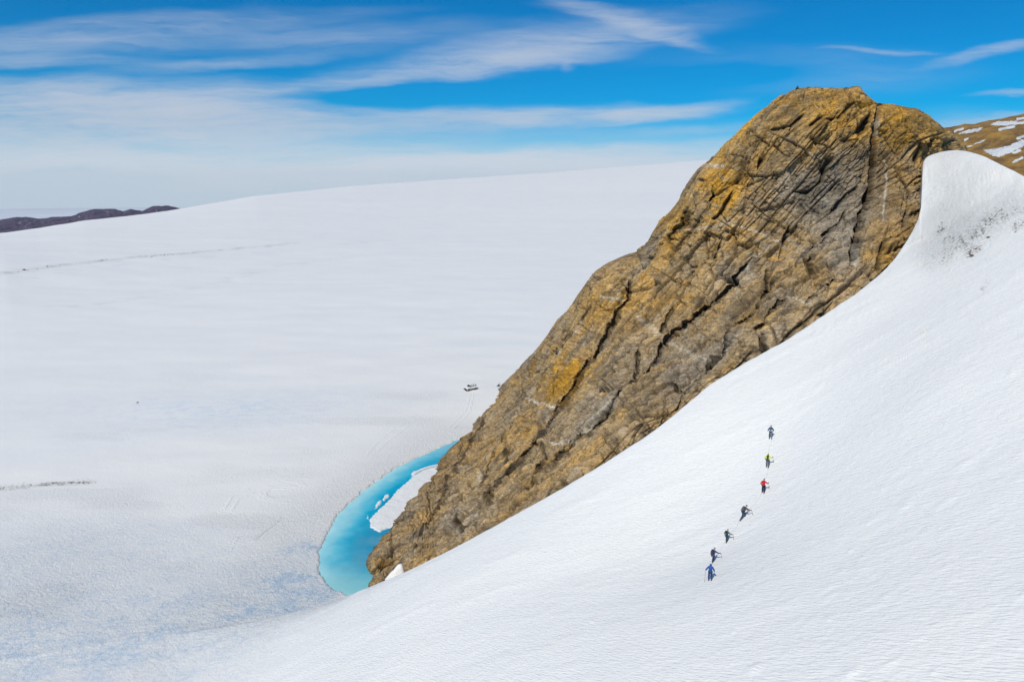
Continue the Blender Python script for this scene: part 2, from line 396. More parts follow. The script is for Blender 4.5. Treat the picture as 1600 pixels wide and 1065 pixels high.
ctrl = [tuple(q) for q in cr[6:]] + [tuple(W(*h)) for h in HIKE]
for x, y in [(-60, 60), (-60, 90), (-30, 60), (-30, 85), (0, 30), (0, 60), (0, 85), (20, 30), (35, 38), (50, 50), (60, 62), (75, 75), (90, 100), (60, 95), (45, 70), (90, 70), (-10, 10), (40, 10), (100, 40), (-60, 20)]:
    ctrl.append((x, y, 24.2 + 0.6 * x + (1.2 if x < -20 else 0)))
tps = TPS([c[:2] for c in ctrl], [c[2] for c in ctrl], lam=0.0002)
def slope_h(X, Y):
    z = tps(X, Y); g_ = glacier_h(X, Y, False) * 0 + 0.30; k = 9.0
    hh = np.clip(0.5 + 0.5 * (z - g_) / k, 0, 1); return z * hh + g_ * (1 - hh) + k * hh * (1 - hh) * 0.6
# densify the crest
sl_ = np.linalg.norm(np.diff(np.array(CREST, float), axis=0), axis=1); sl_[N0 - 1:] = 60
seg = np.r_[0, np.cumsum(sl_)]
NS = 1100; su = np.linspace(0, seg[-1], NS)
def smooth_interp(u, x, v, it=14):
    o = np.interp(u, x, v); k = np.ones(it * 2 + 1) / (it * 2 + 1)
    p_ = np.r_[np.full(it, o[0]) - (o[it:0:-1] - o[0]), o, 2 * o[-1] - o[-2:-2 - it:-1]]; return np.convolve(p_, k, 'valid')
cpx = smooth_interp(su, seg, np.array(CREST, float)[:, 0], 7); cpy = smooth_interp(su, seg, np.array(CREST, float)[:, 1], 7)
cy = smooth_interp(su, seg, cr[:, 1], 9); C3 = W(cpx, cpy, cy)
C3[:, :2] += 0.12 * np.stack([fbm(np.stack([su / 14, 0 * su, 0 * su], -1), 4, 77), fbm(np.stack([su / 14, 0 * su + 5, 0 * su], -1), 4, 78)], -1)
NT_ = 620
near = np.stack([(np.interp(su, seg[[0, 7, 17, 23, 25, 28, 30, 32, 34, 36, 37, 38, 39, 40]], [-200, 500, 1060, 1340, 1400, 1480, 1530, 1590, 1660, 1850, 3300, 5200, 8600, 12500]) - 800) * 21 / 1100, np.full(NS, 12.0)], -1)
tt = np.linspace(0, 1, NT_) ** 1.0
# even spacing in apparent height: r ~ 1/(a+b t)
yc = C3[:, 1:2]; inv = 1 / yc + (1 / 12.0 - 1 / yc) * tt[None, :] ** 1.15 * 1.0
yy = 1 / inv; lam = (yc - yy) / (yc - 12.0)
XX = C3[:, 0:1] * (1 - lam) + near[:, 0:1] * lam; YY = yy
ZZ = slope_h(XX, YY)
dz = (C3[:, 2] - ZZ[:, 0])[:, None]; dist = np.hypot(XX - C3[:, 0:1], YY - C3[:, 1:2])
ZZ = ZZ + dz * np.exp(-(dist / 7.0) ** 1.2)
Pn = np.stack([XX, YY, 0 * XX], -1).reshape(-1, 3)
shp = XX.shape
fr = lambda sc, o, s, ridge=False: fbm(Pn @ np.array([[1, .12, 0], [-.12, 1, 0], [0, 0, 1]]) / np.array([sc[0], sc[1], 1.]), o, s, ridge=ridge).reshape(shp)
edge = sst(0, 4, dist)
onslope = sst(0.5, 6, ZZ)
ZZ = ZZ + onslope * edge * (0.30 * fr((26, 12), 3, 12) + 0.035 * fr((9, 1.6), 3, 13)) 
rdg = np.clip(fr((12, 1.3), 3, 21), 0.20, 1) - 0.20
ZZ = ZZ + onslope * edge * 0.34 * rdg * sst(50, 90, YY)
def lumps(n, seed):
    rs = np.random.RandomState(seed); out = np.zeros(shp)
    for _ in range(n):
        i, j = rs.randint(300, NS - 170), rs.randint(60, NT_ - 120); x0, y0 = XX[i, j], YY[i, j]; s0 = 0.12 + 0.25 * rs.rand() ** 3; el = 1 + 2.5 * rs.rand()
        i0, i1, j0, j1 = max(0, i - 40), i + 40, max(0, j - 40), j + 40
        dx = XX[i0:i1, j0:j1] - x0; dy = YY[i0:i1, j0:j1] - y0
        out[i0:i1, j0:j1] += 0.45 * s0 * np.exp(-((dx / (s0 * el)) ** 2 + (dy / s0) ** 2))
    return out
ZZ = ZZ + lumps(380, 4)
topw = sst(64, 71, ZZ) * sst(0.5, 3, dist) * sst(95, 105, YY)
ZZ = ZZ + topw * (0.15 * np.sin((XX * 0.8 + YY * 0.6) * 5.2 + 2.5 * fr((6, 6), 3, 91)) * (0.5 + fr((5, 5), 2, 92)) + 0.26 * fr((1.8, 3.0), 4, 93))
# the lee side behind the crest
outs = np.array([12, 8, 5, 3, 1.8, 1.0, 0.5, 0.25]); drops = np.array([40, 22, 11, 5.0, 2.2, 0.9, 0.28, 0.08])
nx = C3[:, :2] / np.linalg.norm(C3[:, :2], axis=1)[:, None]
BX = C3[:, 0:1] + nx[:, 0:1] * outs; BY = C3[:, 1:2] + nx[:, 1:2] * outs
soft = (1 - sst(1443, 1500, cpx))[:, None]
steepk = np.clip(soft, 0.25, 1)
BZ = C3[:, 2:3] - drops * steepk
BZ = np.maximum(BZ, np.where((cpx < 560)[:, None], 0.30 - 0.9 * sst(0, 8, outs)[None, :], -4))
ALLX = np.concatenate([BX, XX], 1); ALLY = np.concatenate([BY, YY], 1); ALLZ = np.concatenate([BZ, ZZ], 1)
ga = ground_attrs(ALLX, ALLY)
on = sst(0.6, 9, ALLZ)
PXs = 800 + 1100 * ALLX / (ALLY * cp + (CAMZ - ALLZ) * sp); PYs = 532.5 - 1100 * ((ALLZ - CAMZ) * cp + ALLY * sp) / (ALLY * cp + (CAMZ - ALLZ) * sp)
P3 = np.stack([ALLX, ALLY, ALLZ], -1).reshape(-1, 3); fb = lambda sc, o, s: fbm(P3 / sc, o, s).reshape(ALLX.shape)
def band(pts, wd): d, _ = segdist(PXs, PYs, pts); return np.exp(-(d / wd) ** 2)
d2 = 1.0 * band([(1476, 403), (1492, 390)], 6) + 1.1 * band([(1506, 380), (1530, 366), (1548, 344), (1566, 332)], 8) + 1.1 * band([(1512, 398), (1530, 385)], 5)
d2 += 0.9 * band([(1585, 356), (1600, 342)], 7) + 0.7 * band([(1463, 362), (1472, 355)], 5) + 0.7 * band([(1478, 374), (1486, 372)], 5) + 0.45 * band([(1536, 452), (1544, 440)], 4)
d2 += 0.7 * band([(1575, 330), (1640, 322)], 5) + 0.25 * band([(1455, 400), (1560, 340)], 22)
d2 = d2 * (0.15 + 1.2 * sst(-0.25, 0.3, fb(0.8, 4, 71))) * 1.5
d3 = 0.30 * band([(1500, 260), (1500, 330)], 50) * sst(0, 0.5, fb(3, 4, 72))
rug2 = 0.12 + 0.8 * band([(1460, 400), (1590, 320)], 30) + 1.0 * band([(1480, 260), (1480, 330)], 60)
att = {}
att['ice'] = ga['ice'] * (1 - on) + on * 0.05 * (1 + fb(14, 3, 73))
att['dirt_shade'] = ga['dirt_shade'] * (1 - on) + on * (d2 + d3)
att['rugged'] = ga['rugged'] * (1 - on) + on * rug2
att['ripple'] = 0.15 * (1 - on) + on * 1.0
att['line'] = ga['line'] * (1 - on) + 0.0
sl = link('snow_slope', grid_mesh('snow_slope', np.stack([ALLX, ALLY, ALLZ], -1), attrs=att), SNOW, smooth=True)
tag(sl, 'steep white snow slope in front of the rock where the climbers walk', kind='structure')
def ground_z(x, y): return float(slope_h(np.array([x]), np.array([y]))[0])

# ------------------------------------------------------------------ pond
def pond_material():
    mt = bpy.data.materials.new('melt_water'); mt.use_nodes = True; t = NT(mt.node_tree)
    b = t.n['Principled BSDF']; b.inputs['Roughness'].default_value = 0.22; b.inputs['IOR'].default_value = 1.33
    b.inputs['Specular IOR Level'].default_value = 0.12
    P = t.new('ShaderNodeNewGeometry').outputs['Position']
    c = t.attr('Col', False); n = t.noise(P, 0.8, 7, 0.65)
    t.l.new(t.mix(1.0, c, t.mix(n, (0.82, 0.88, 0.90), (1.15, 1.08, 1.05)), 'MULTIPLY'), b.inputs['Base Color'])
    t.l.new(t.bump(t.noise(P, 1.5, 5, 0.6), 1.0, 0.02), b.inputs['Normal'])
    return mt
pp = np.array(POND); x0, y0 = pp.min(0) - 2; x1, y1 = pp.max(0) + 2
wx, wy = np.meshgrid(np.arange(x0, x1, 0.35), np.arange(y0, y1, 0.35))
sdp = sdist(wx, wy, POND)
Pw = np.stack([wx, wy, 0 * wx], -1).reshape(-1, 3); fw = lambda s, o, k: fbm(Pw / s, o, k).reshape(wx.shape)
dep = -sdp + 2.2 * fw(7.0, 5, 81) + 1.2 * fw(2.0, 4, 82)
stops = np.array([-1, 1.8, 3.8, 6.2, 9.2, 14]); cols_ = np.array([(0.40, 0.72, 0.78), (0.24, 0.60, 0.70), (0.09, 0.50, 0.65), (0.006, 0.37, 0.56), (0.0, 0.29, 0.48), (0.0, 0.25, 0.43)])
wc = np.stack([np.interp(dep, stops, cols_[:, k]) for k in range(3)], -1)
def mixc(c, col, f): return c * (1 - f[..., None]) + np.array(col) * f[..., None]
near_tip = np.clip(blob(wx, wy, 552, 915, 10, 5) * 1.0, 0, 1) * 0.75; wc = mixc(wc, (0.25, 0.55, 0.58), near_tip)
murk = np.clip(blob(wx, wy, 585, 850, 5, 10) + 0.8 * blob(wx, wy, 570, 885, 5, 4) + 0.9 * blob(wx, wy, 708, 715, 4, 12), 0, 1) * (0.35 + 0.5 * sst(-.3, .4, fw(2.0, 4, 83))); wc = mixc(wc, (0.12, 0.34, 0.46), 0.8 * murk)
arm = sst(165, 195, wy) * 0.5; wc = mixc(wc, (0.10, 0.42, 0.60), arm)
wme = grid_mesh('water', np.stack([wx, wy, 0 * wx], -1), cols={'Col': wc})
bm = bmesh.new(); bm.from_mesh(wme)
kill = [f for f in bm.faces if sdist(np.array([f.calc_center_median().x]), np.array([f.calc_center_median().y]), POND)[0] > 1.6] if False else []
flat = sdp.reshape(-1); bm.verts.ensure_lookup_table()
bmesh.ops.delete(bm, geom=[v for v in bm.verts if flat[v.index] > 1.7], context='VERTS')
bm.to_mesh(wme); bm.free()
wo_ = link('water', wme, pond_material()); tag(wo_, 'crescent of turquoise melt water curving round the foot of the rock', kind='structure')

def slab(name, pxs, top, z=0.0, mat=SNOW, parent=None, sub=7, seed=0, rough=0.10):
    """a flat floe with a soft top, from its outline on the water"""
    pts = [Wz(px, py, z)[:2] for px, py in pxs]; q = []
    rs = np.random.RandomState(seed)
    for k in range(len(pts)):
        a_, b_ = pts[k], pts[(k + 1) % len(pts)]; n = max(1, int(np.linalg.norm(b_ - a_) / 0.45))
        for j in range(n):
            nrm = np.array([b_[1] - a_[1], a_[0] - b_[0]]); nrm = nrm / (np.linalg.norm(nrm) + 1e-9)
            q.append(a_ + (b_ - a_) * j / n + nrm * rs.uniform(-0.22, 0.22))
    q = np.array(q); xa, ya = q.min(0) - 0.5; xb, yb = q.max(0) + 0.5; st = 0.22
    X, Y = np.meshgrid(np.arange(xa, xb, st), np.arange(ya, yb, st)); s = -sdist(X, Y, [tuple(v) for v in q])
    P = np.stack([X, Y, 0 * X], -1).reshape(-1, 3); nz = fbm(P / 1.5, 4, seed + 5).reshape(X.shape)
    Z = z - 0.5 + (top + 0.5) * sst(-0.15, 0.35, s) + 0.12 * sst(0.3, 2.5, s) + rough * nz * sst(0.2, 1, s)
    at = dict(ice=0.15 + 0.9 * (1 - sst(0.0, 0.5, s)), dirt_shade=0 * X, rugged=0.6 + 0 * X, ripple=0.1 + 0 * X, line=0 * X)
    if name == 'ice_floe' and seed == 1:
        d, _ = segdist(X, Y, [tuple(Wz(a_, b_, z)[:2]) for a_, b_ in [(640, 748), (648, 743), (658, 737), (672, 732), (690, 728)]]); at['line'] = 1.6 * np.exp(-(d / 0.18) ** 2) * (nz > -0.15); at['dirt_shade'] = 1.2 * np.exp(-(d / 0.16) ** 2) * (nz > -0.05)
        at['ice'] = at['ice'] + 0.5 * np.exp(-(d / 0.5) ** 2)
    me = grid_mesh(name, np.stack([X, Y, Z], -1), attrs=at)
    bm = bmesh.new(); bm.from_mesh(me); fl = s.reshape(-1); bm.verts.ensure_lookup_table()
    bmesh.ops.delete(bm, geom=[v for v in bm.verts if fl[v.index] < -0.35], context='VERTS'); bm.to_mesh(me); bm.free()
    return link(name, me, mat, parent, smooth=True)
fl = slab('ice_floe', [(694, 722), (662, 730), (643, 738), (641, 748), (631, 757), (617, 768), (609, 779), (597, 791), (584, 803), (577, 812), (578, 824), (592, 832), (606, 826), (625, 822), (660, 800), (690, 770), (715, 735), (712, 722)], 0.25, seed=1)
tag(fl, 'largest white snow-covered ice floe lying along the rock in the blue melt pond', 'ice floe', 'ice floes on the melt pond')
fl = slab('ice_floe', [(597, 781), (600, 774), (609, 770), (609, 776), (601, 783)], 0.2, seed=2)
tag(fl, 'small white ice floe, the upper of the two beside the big floe', 'ice floe', 'ice floes on the melt pond')
fl = slab('ice_floe', [(581, 799), (586, 790), (591, 782), (597, 780), (597, 786), (590, 793)], 0.2, seed=3)
tag(fl, 'narrow white ice floe, the lower of the two beside the big floe', 'ice floe', 'ice floes on the melt pond')
fl = slab('ice_floe', [(571, 807), (573, 803), (577, 804), (577, 811), (574, 816)], 0.15, seed=4)
tag(fl, 'tiny jagged ice floe off the left end of the big floe', 'ice floe', 'ice floes on the melt pond')

# ------------------------------------------------------------------ the rock
SIL = [(575, 960, 126), (560, 915, 130), (550, 895, 136), (562, 874, 137), (584, 838, 143), (614, 802, 152), (637, 774, 160), (665, 738, 176), (690, 708, 192), (713, 680, 205), (751, 640, 222), (776, 609, 234),
       (795, 590, 224), (818, 568, 214), (835, 550, 204), (850, 528, 198), (872, 500, 192), (892, 478, 188), (912, 448, 184), (928, 428, 181), (946, 412, 178), (990, 399, 176), (1010, 380, 174), (1030, 345, 172),
       (1045, 330, 171), (1060, 312, 170), (1075, 285, 168), (1090, 266, 167), (1110, 250, 165), (1130, 224, 163), (1148, 208, 161), (1165, 193, 160), (1182, 178, 159), (1200, 164, 158), (1235, 142, 157), (1250, 138, 156)]
SILR = [(1250, 138, 156), (1290, 136, 155), (1342, 136, 153), (1350, 146, 152), (1360, 156, 152), (1370, 163, 151), (1400, 165, 150), (1435, 170, 149), (1452, 180, 148), (1470, 193, 148), (1492, 211, 148), (1508, 232, 149), (1512, 250, 150)]
NR, NF, NB = 800, 640, 28
pyv = np.linspace(136.5, 955, NR)
sL = sorted(SIL, key=lambda q: q[1]); lx = np.interp(pyv, [q[1] for q in sL], [q[0] for q in sL]); ld = np.interp(pyv, [q[1] for q in sL], [q[2] for q in sL])
RIGHT = [(136, 1343), (146, 1350), (156, 1360), (162, 1369), (165.5, 1400), (170, 1435), (180, 1452), (193, 1470), (211, 1492), (232, 1508), (250, 1514), (345, 1510), (490, 1400), (600, 1220), (650, 1150), (760, 1000), (860, 820), (905, 740), (955, 690)]
rx_ = np.interp(pyv, [q[0] for q in RIGHT], [q[1] for q in RIGHT])
# front depth field
fp = []
for (px, py), q in zip(CREST, cr):
    if 560 <= px <= 1442: fp.append((px - 4, py - 4, q[1] + (9 if px < 1400 else (10 if py > 285 else 5)))); fp.append((px + 60, py + 40, q[1] + 20))
def yw(px, py): return float(Wz(px, py, 0.0)[1])
for px, py in [(572, 872), (590, 843), (612, 815), (634, 788), (650, 768), (676, 735), (700, 702), (724, 678), (751, 648), (776, 612)]:
    fp.append((px + 4, py, yw(px, py) - 1)); fp.append((px - 9, py, yw(px, py) + 5))
fp += [(575, 875, yw(575, 875) - 2), (586, 874, yw(586, 874) - 5), (580, 890, yw(580, 890) - 3), (600, 889, 120), (588, 903, yw(588, 903) - 1), (625, 880, 118), (680, 830, 128), (720, 770, 142), (760, 700, 165), (800, 640, 182), (850, 570, 180), (900, 500, 172), (945, 440, 166), (1000, 420, 160),
       (1040, 360, 157), (1090, 290, 153), (1140, 235, 150), (1200, 185, 147), (1280, 155, 146), (1340, 155, 145), (1420, 185, 143), (1480, 215, 143), (1445, 225, 141),
       (1300, 230, 141), (1200, 300, 143), (1120, 400, 144), (1000, 520, 142), (900, 630, 138), (820, 720, 130), (1400, 280, 138), (1350, 350, 132), (1250, 400, 133), (1150, 480, 130), (1080, 560, 123)]
ftps = TPS([q[:2] for q in fp], [q[2] for q in fp], lam=0.002)
tau = np.linspace(0, 1, NF); tf = tau ** 1.25
lx = np.convolve(np.r_[np.full(4, lx[0]), lx, np.full(4, lx[-1])], np.ones(9) / 9, 'valid')
PXR = lx[:, None] + (rx_ - lx)[:, None] * tf[None, :]; PYR = np.repeat(pyv[:, None], NF, 1)
dfront = ftps(PXR, PYR)
outline = [q[:2] for q in SIL if q[1] < 600][0:0] + [q[:2] for q in SIL if q[1] <= 600] + [q[:2] for q in SILR]
D, _ = segdist(PXR, PYR, outline)
ldm = np.repeat(ld[:, None], NF, 1)
top_d = np.interp(PXR, [q[0] for q in SIL if q[1] < 600] + [q[0] for q in SILR[1:]], [q[2] for q in SIL if q[1] < 600] + [q[2] for q in SILR[1:]])
gap = np.maximum(top_d - dfront, 0) * (1 - sst(585, 640, PYR))
TAUP = 42.0
k_ = np.clip(D / TAUP, 0, 1); rnd = 1 - np.sqrt(np.clip(1 - (1 - k_) ** 2, 0, 1))
depth = dfront + np.maximum(gap, 7 * (1 - sst(585, 640, PYR))) * rnd
# buttresses and ribs of the face, following the diagonal fabric
PF = W(PXR, PYR, depth)
e1 = np.array([.72, .12, .68]); e1 /= np.linalg.norm(e1); nf_ = np.array([-.45, -.8, .38]); e3 = np.cross(e1, nf_); e3 /= np.linalg.norm(e3); e2 = np.cross(e3, e1)
FR = np.stack([e1, e2, e3], 1)
def gnormal(P):
    du = np.gradient(P, axis=1); dv = np.gradient(P, axis=0); n = np.cross(dv, du); n /= np.linalg.norm(n, axis=-1, keepdims=True) + 1e-9
    return n
def blur(a, n):
    for _ in range(n):
        a = np.concatenate([a[:1], a, a[-1:]], 0); a = (a[:-2] + a[1:-1] * 2 + a[2:]) / 4
        a = np.concatenate([a[:, :1], a, a[:, -1:]], 1); a = (a[:, :-2] + a[:, 1:-1] * 2 + a[:, 2:]) / 4
    return a
N = gnormal(PF)
flip = np.sign((N * (np.array([0, 0, CAMZ]) - PF)).sum(-1).mean()); N = N * flip
N = blur(N, 8); N /= np.linalg.norm(N, axis=-1, keepdims=True)
shr = PXR.shape; Q = PF.reshape(-1, 3)
Lc = (Q @ FR).astype(np.float32)
wrp = np.stack([fbm(Lc / 9, 3, 100 + k) for k in range(3)], -1)
wrs = np.stack([fbm(Lc / 2.2, 2, 110 + k) for k in range(3)], -1)
Lw = Lc + 0.7 * wrp + 0.10 * wrs
disp = np.zeros(len(Q), np.float32); crackm = np.zeros(len(Q), np.float32)
disp += 2.0 * fbm(Lc / np.array([34, 20, 13]), 3, 120)
disp += 0.35 * fbm(Lw / np.array([13, 9, 5.5]), 3, 125, ridge=True)
tone = np.zeros(len(Q), np.float32)
gnz = 0.5 + 0.5 * fbm(Lc / 12, 3, 131)
for (sc, amp, tilt, cw, cd, sd_) in ((np.array([17, 8, 6.5]), 0.5, 2.3, 0.025, 0.9, 200), (np.array([7.0, 3.8, 3.2]), 0.26, 1.3, 0.035, 0.8, 210), (np.array([2.6, 1.6, 1.2]), 0.12, 0.6, 0.06, 0.48, 220), (np.array([1.15, .8, .6]), 0.05, 0.28, 0.08, 0.18, 230)):
    f1, f2, rid, off = cells(Lw / sc, sd_)
    b_ = f2 - f1; gate = sst(-0.15, 0.25, fbm(Lc / (sc * 1.6), 2, sd_ + 5))
    disp += amp * (rid[:, 0] - 0.5) * 2 * (0.55 + 0.45 * gnz) + tilt * ((off * (rid - 0.5)[:, [1, 2, 0]]).sum(1))
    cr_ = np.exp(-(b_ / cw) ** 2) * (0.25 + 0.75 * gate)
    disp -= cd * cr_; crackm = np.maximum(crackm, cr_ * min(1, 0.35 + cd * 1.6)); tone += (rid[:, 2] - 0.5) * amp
# straight fracture sets: long slabs along the fabric, cut by cross joints
def brick(ax, bx, sa, sb, step, depth, cwm, seed, wrap):
    u = Lc[:, ax] / sa + wrap * wrp[:, 2] + 0.35 * fbm(Lc / (sa * 6), 2, seed + 3); i = np.floor(u); z0 = np.zeros(len(u), np.int64)
    r1 = (_h(i.astype(np.int64), z0, z0, seed) / 4294967296.0); v = Lc[:, bx] / (sb * (0.7 + 0.6 * r1)) + r1 * 9 + 0.25 * wrp[:, 1]; j = np.floor(v)
    r2 = (_h(i.astype(np.int64), j.astype(np.int64), z0, seed + 1) / 4294967296.0); r3 = (_h(i.astype(np.int64), j.astype(np.int64), z0 + 5, seed + 2) / 4294967296.0)
    fu, fv = u - i, v - j; du = np.minimum(fu, 1 - fu) * sa; dv = np.minimum(fv, 1 - fv) * sb
    gu = sst(-0.25, 0.15, fbm(Lc / np.array([sb * 1.3, sa * 2, sa * 1.5]), 2, seed + 7)); gv = sst(0.0, 0.3, fbm(Lc / (sb * .8), 2, seed + 8))
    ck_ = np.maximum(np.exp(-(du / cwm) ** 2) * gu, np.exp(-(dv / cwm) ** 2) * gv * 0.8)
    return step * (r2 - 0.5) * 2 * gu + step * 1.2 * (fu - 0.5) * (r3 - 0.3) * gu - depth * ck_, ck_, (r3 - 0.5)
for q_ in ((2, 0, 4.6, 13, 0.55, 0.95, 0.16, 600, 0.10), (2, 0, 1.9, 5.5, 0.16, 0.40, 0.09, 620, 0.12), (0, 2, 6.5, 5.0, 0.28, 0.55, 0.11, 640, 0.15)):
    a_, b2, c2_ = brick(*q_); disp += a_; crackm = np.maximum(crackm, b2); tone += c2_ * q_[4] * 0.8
# layered ledges (foliation), gently dipping
lay = Lw[:, 2] / 1.1 + 0.25 * Lw[:, 1] / 1.1 + 0.6 * wrp[:, 0]
disp += 0.16 * (np.abs((lay % 1.0) - 0.5) * 2 - 0.5) * sst(-0.3, 0.3, fbm(Lc / 6, 2, 140))
zl = (Q[:, 2] + 0.18 * Q[:, 0]) / 0.85 + 0.9 * wrp[:, 1]
disp += 0.09 * (np.abs((zl % 1.0) - 0.5) * 2 - 0.5)
disp += 0.10 * fbm(Lc / 0.9, 4, 150, gain=0.65)
disp = (disp - disp.mean()).reshape(shr); crackm = crackm.reshape(shr); tone = tone.reshape(shr)
# the great joints of the face (line, half width px, depth m)
JX = PXR + 2.0 * wrp[:, 0].reshape(shr) + 0.9 * wrs[:, 0].reshape(shr); JY = PYR + 2.0 * wrp[:, 1].reshape(shr) + 0.9 * wrs[:, 1].reshape(shr)
JOINTS = [([(990, 430), (982, 468), (962, 500), (942, 531), (910, 578), (876, 630), (855, 658), (835, 686), (810, 716), (787, 742), (770, 766), (745, 800)], 3.0, 1.9),
          ([(1179, 404), (1160, 424), (1106, 473), (1080, 498), (1043, 531), (1012, 572), (981, 600), (955, 628), (932, 652), (900, 680), (871, 711), (850, 735)], 2.8, 1.8),
          ([(1210, 440), (1200, 454), (1182, 478), (1165, 499), (1140, 515), (1131, 540), (1118, 560), (1099, 583), (1071, 614), (1057, 642)], 3.2, 1.7),
          ([(1372, 160), (1368, 200), (1366, 232), (1367, 250), (1362, 279), (1357, 309), (1348, 343), (1343, 370), (1338, 400), (1330, 424)], 6.0, 3.2),
          ([(1300, 247), (1290, 262), (1283, 284), (1262, 302), (1240, 300)], 3.0, 1.1), ([(1295, 248), (1283, 270)], 5, 1.4),
          ([(1299, 373), (1280, 388), (1259, 404), (1268, 425)], 4.5, 2.0), ([(1273, 408), (1272, 430)], 6, 2.4),
          ([(1073, 326), (1071, 349), (1058, 362), (1043, 372)], 5.5, 2.2), ([(1120, 300), (1107, 312)], 5, 1.8), ([(1195, 248), (1187, 266)], 5.5, 2.2),
          ([(1131, 366), (1124, 387), (1120, 407)], 2.2, 1.1), ([(1249, 411), (1235, 427), (1211, 434)], 3.5, 1.4), ([(1200, 424), (1198, 444), (1188, 471)], 2.5, 1.2),
          ([(1194, 525), (1192, 556)], 5.5, 2.4), ([(1000, 545), (990, 575), (981, 600)], 2.8, 1.2), ([(1054, 482), (1043, 499), (1029, 517)], 2.2, 1.0), ([(1043, 593), (1064, 604)], 2.8, 1.2),
          ([(1356, 180), (1352, 198), (1340, 204)], 6, 2.4), ([(1450, 214), (1443, 226)], 3, 1.2), ([(1472, 212), (1463, 232)], 3.5, 1.2), ([(1444, 232), (1438, 246)], 3, 1.0),
          ([(847, 688), (848, 710), (839, 725), (822, 757)], 3.0, 1.5), ([(793, 700), (788, 722)], 3.2, 1.4), ([(716, 806), (712, 826)], 3.5, 1.5), ([(858, 562), (843, 584), (828, 605), (817, 624), (790, 660), (770, 690)], 2.4, -0.9),
          ([(1340, 290), (1318, 312), (1300, 330)], 3.0, 1.2), ([(1322, 330), (1310, 355), (1285, 372)], 2.6, 1.1), ([(1240, 345), (1225, 372), (1215, 395)], 2.6, 1.1),
          ([(1150, 300), (1135, 330), (1118, 345)], 2.6, 1.2), ([(1400, 260), (1420, 300), (1410, 360)], 2.4, 0.9), ([(1395, 370), (1375, 400), (1368, 430)], 3, 1.2), ([(1255, 180), (1235, 200), (1205, 205)], 2.6, 1.1),
          ([(1330, 165), (1310, 185), (1280, 190), (1262, 204)], 2.6, 1.1), ([(930, 470), (905, 510), (880, 550)], 2.4, 1.0), ([(890, 520), (868, 560), (840, 600)], 2.0, 0.9), ([(760, 650), (735, 690), (712, 730), (690, 770)], 2.6, 1.0),
          ([(700, 760), (680, 800), (650, 840)], 2.6, 1.0), ([(800, 660), (770, 720), (745, 760)], 2.2, 0.9), ([(1230, 470), (1205, 500), (1180, 520)], 2.6, 1.1), ([(1310, 440), (1285, 455), (1260, 480)], 2.4, 1.0)]
jm = np.zeros(shr)
inw = np.zeros(shr)
for pts, wd, dp in JOINTS:
    wd = wd * 1.05; d, pr = segdist(JX, JY, pts); tp = sst(0, 0.08, pr) * sst(1.0, 0.92, pr)
    wv2 = wd * (0.7 + 0.5 * wrs[:, 1].reshape(shr)); gg = np.exp(-np.abs(d / np.maximum(wv2, 0.8)) ** 2.4) * (0.35 + 0.65 * tp)
    if len(pts) >= 12:
        sd2 = np.zeros(shr); bd = np.full(shr, 1e9)
        for (ax, ay), (bx, by) in zip(pts[:-1], pts[1:]):
            t_ = np.clip(((JX - ax) * (bx - ax) + (JY - ay) * (by - ay)) / ((bx - ax) ** 2 + (by - ay) ** 2), 0, 1); dd = np.hypot(JX - ax - t_ * (bx - ax), JY - ay - t_ * (by - ay)); c_ = (JX - ax) + (JY - ay) * 0.8 - t_ * ((bx - ax) + 0.8 * (by - ay))
            sd2 = np.where(dd < bd, c_, sd2); bd = np.minimum(bd, dd)
        disp = disp + 0.8 * np.exp(-d / 24) * tp * (sst(2, -2, sd2) - 0.4)
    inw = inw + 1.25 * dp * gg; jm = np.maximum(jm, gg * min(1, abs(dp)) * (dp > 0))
# a lip: rock just right of and above the long joints stands proud
for pts in (JOINTS[0][0], JOINTS[1][0], JOINTS[2][0]):
    d, pr = segdist(JX + 9, JY + 7, pts); disp = disp - 0.5 * np.exp(-(d / 9) ** 2)
fade = sst(0, 10, D) * 0.75 + 0.25
base_f = 1.0
fadeL = sst(0, 22, PXR - lx[:, None]) * 0.7 + 0.3
disp = disp * np.where(PYR < 585, fade, fadeL)
lowk = sst(600, 700, PYR) * (1 - sst(0, 45, PXR - lx[:, None])); disp = disp * (1 - 0.68 * lowk)
PD = PF + N * disp[..., None] + np.array([0.12, 0.98, -0.12]) * inw[..., None]

# colours of the rock
def pb(px, py, rx, ry=None, ang=0):
    ry = ry or rx; c_, s_ = math.cos(R_(ang)), math.sin(R_(ang)); dx, dy = PXR - px, PYR - py
    return np.exp(-(((dx * c_ + dy * s_) / rx) ** 2 + ((-dx * s_ + dy * c_) / ry) ** 2))
Ln = lambda sc, o, s, **k: fbm(Lc / np.array(sc, float), o, s, **k).reshape(shr)
och = 0.36 + 0.55 * pb(1270, 175, 130, 45) + 0.5 * pb(1430, 205, 70, 40) + 0.75 * pb(1128, 300, 30, 45, 20) + 0.55 * pb(1055, 350, 35, 40) + 0.55 * pb(885, 590, 40, 26, -50) + 0.45 * pb(860, 610, 30, 22)
och += 0.35 * pb(1040, 470, 60, 25) + 0.3 * pb(930, 480, 50, 30, -50) + 0.35 * pb(1180, 240, 50, 50) + 0.25 * pb(1160, 370, 60, 30) + 0.25 * pb(1390, 400, 30, 40) + 0.2 * pb(760, 720, 60, 40, -50) + 0.3 * pb(665, 835, 22, 12, -50) + 0.35 * pb(1170, 500, 30, 16)
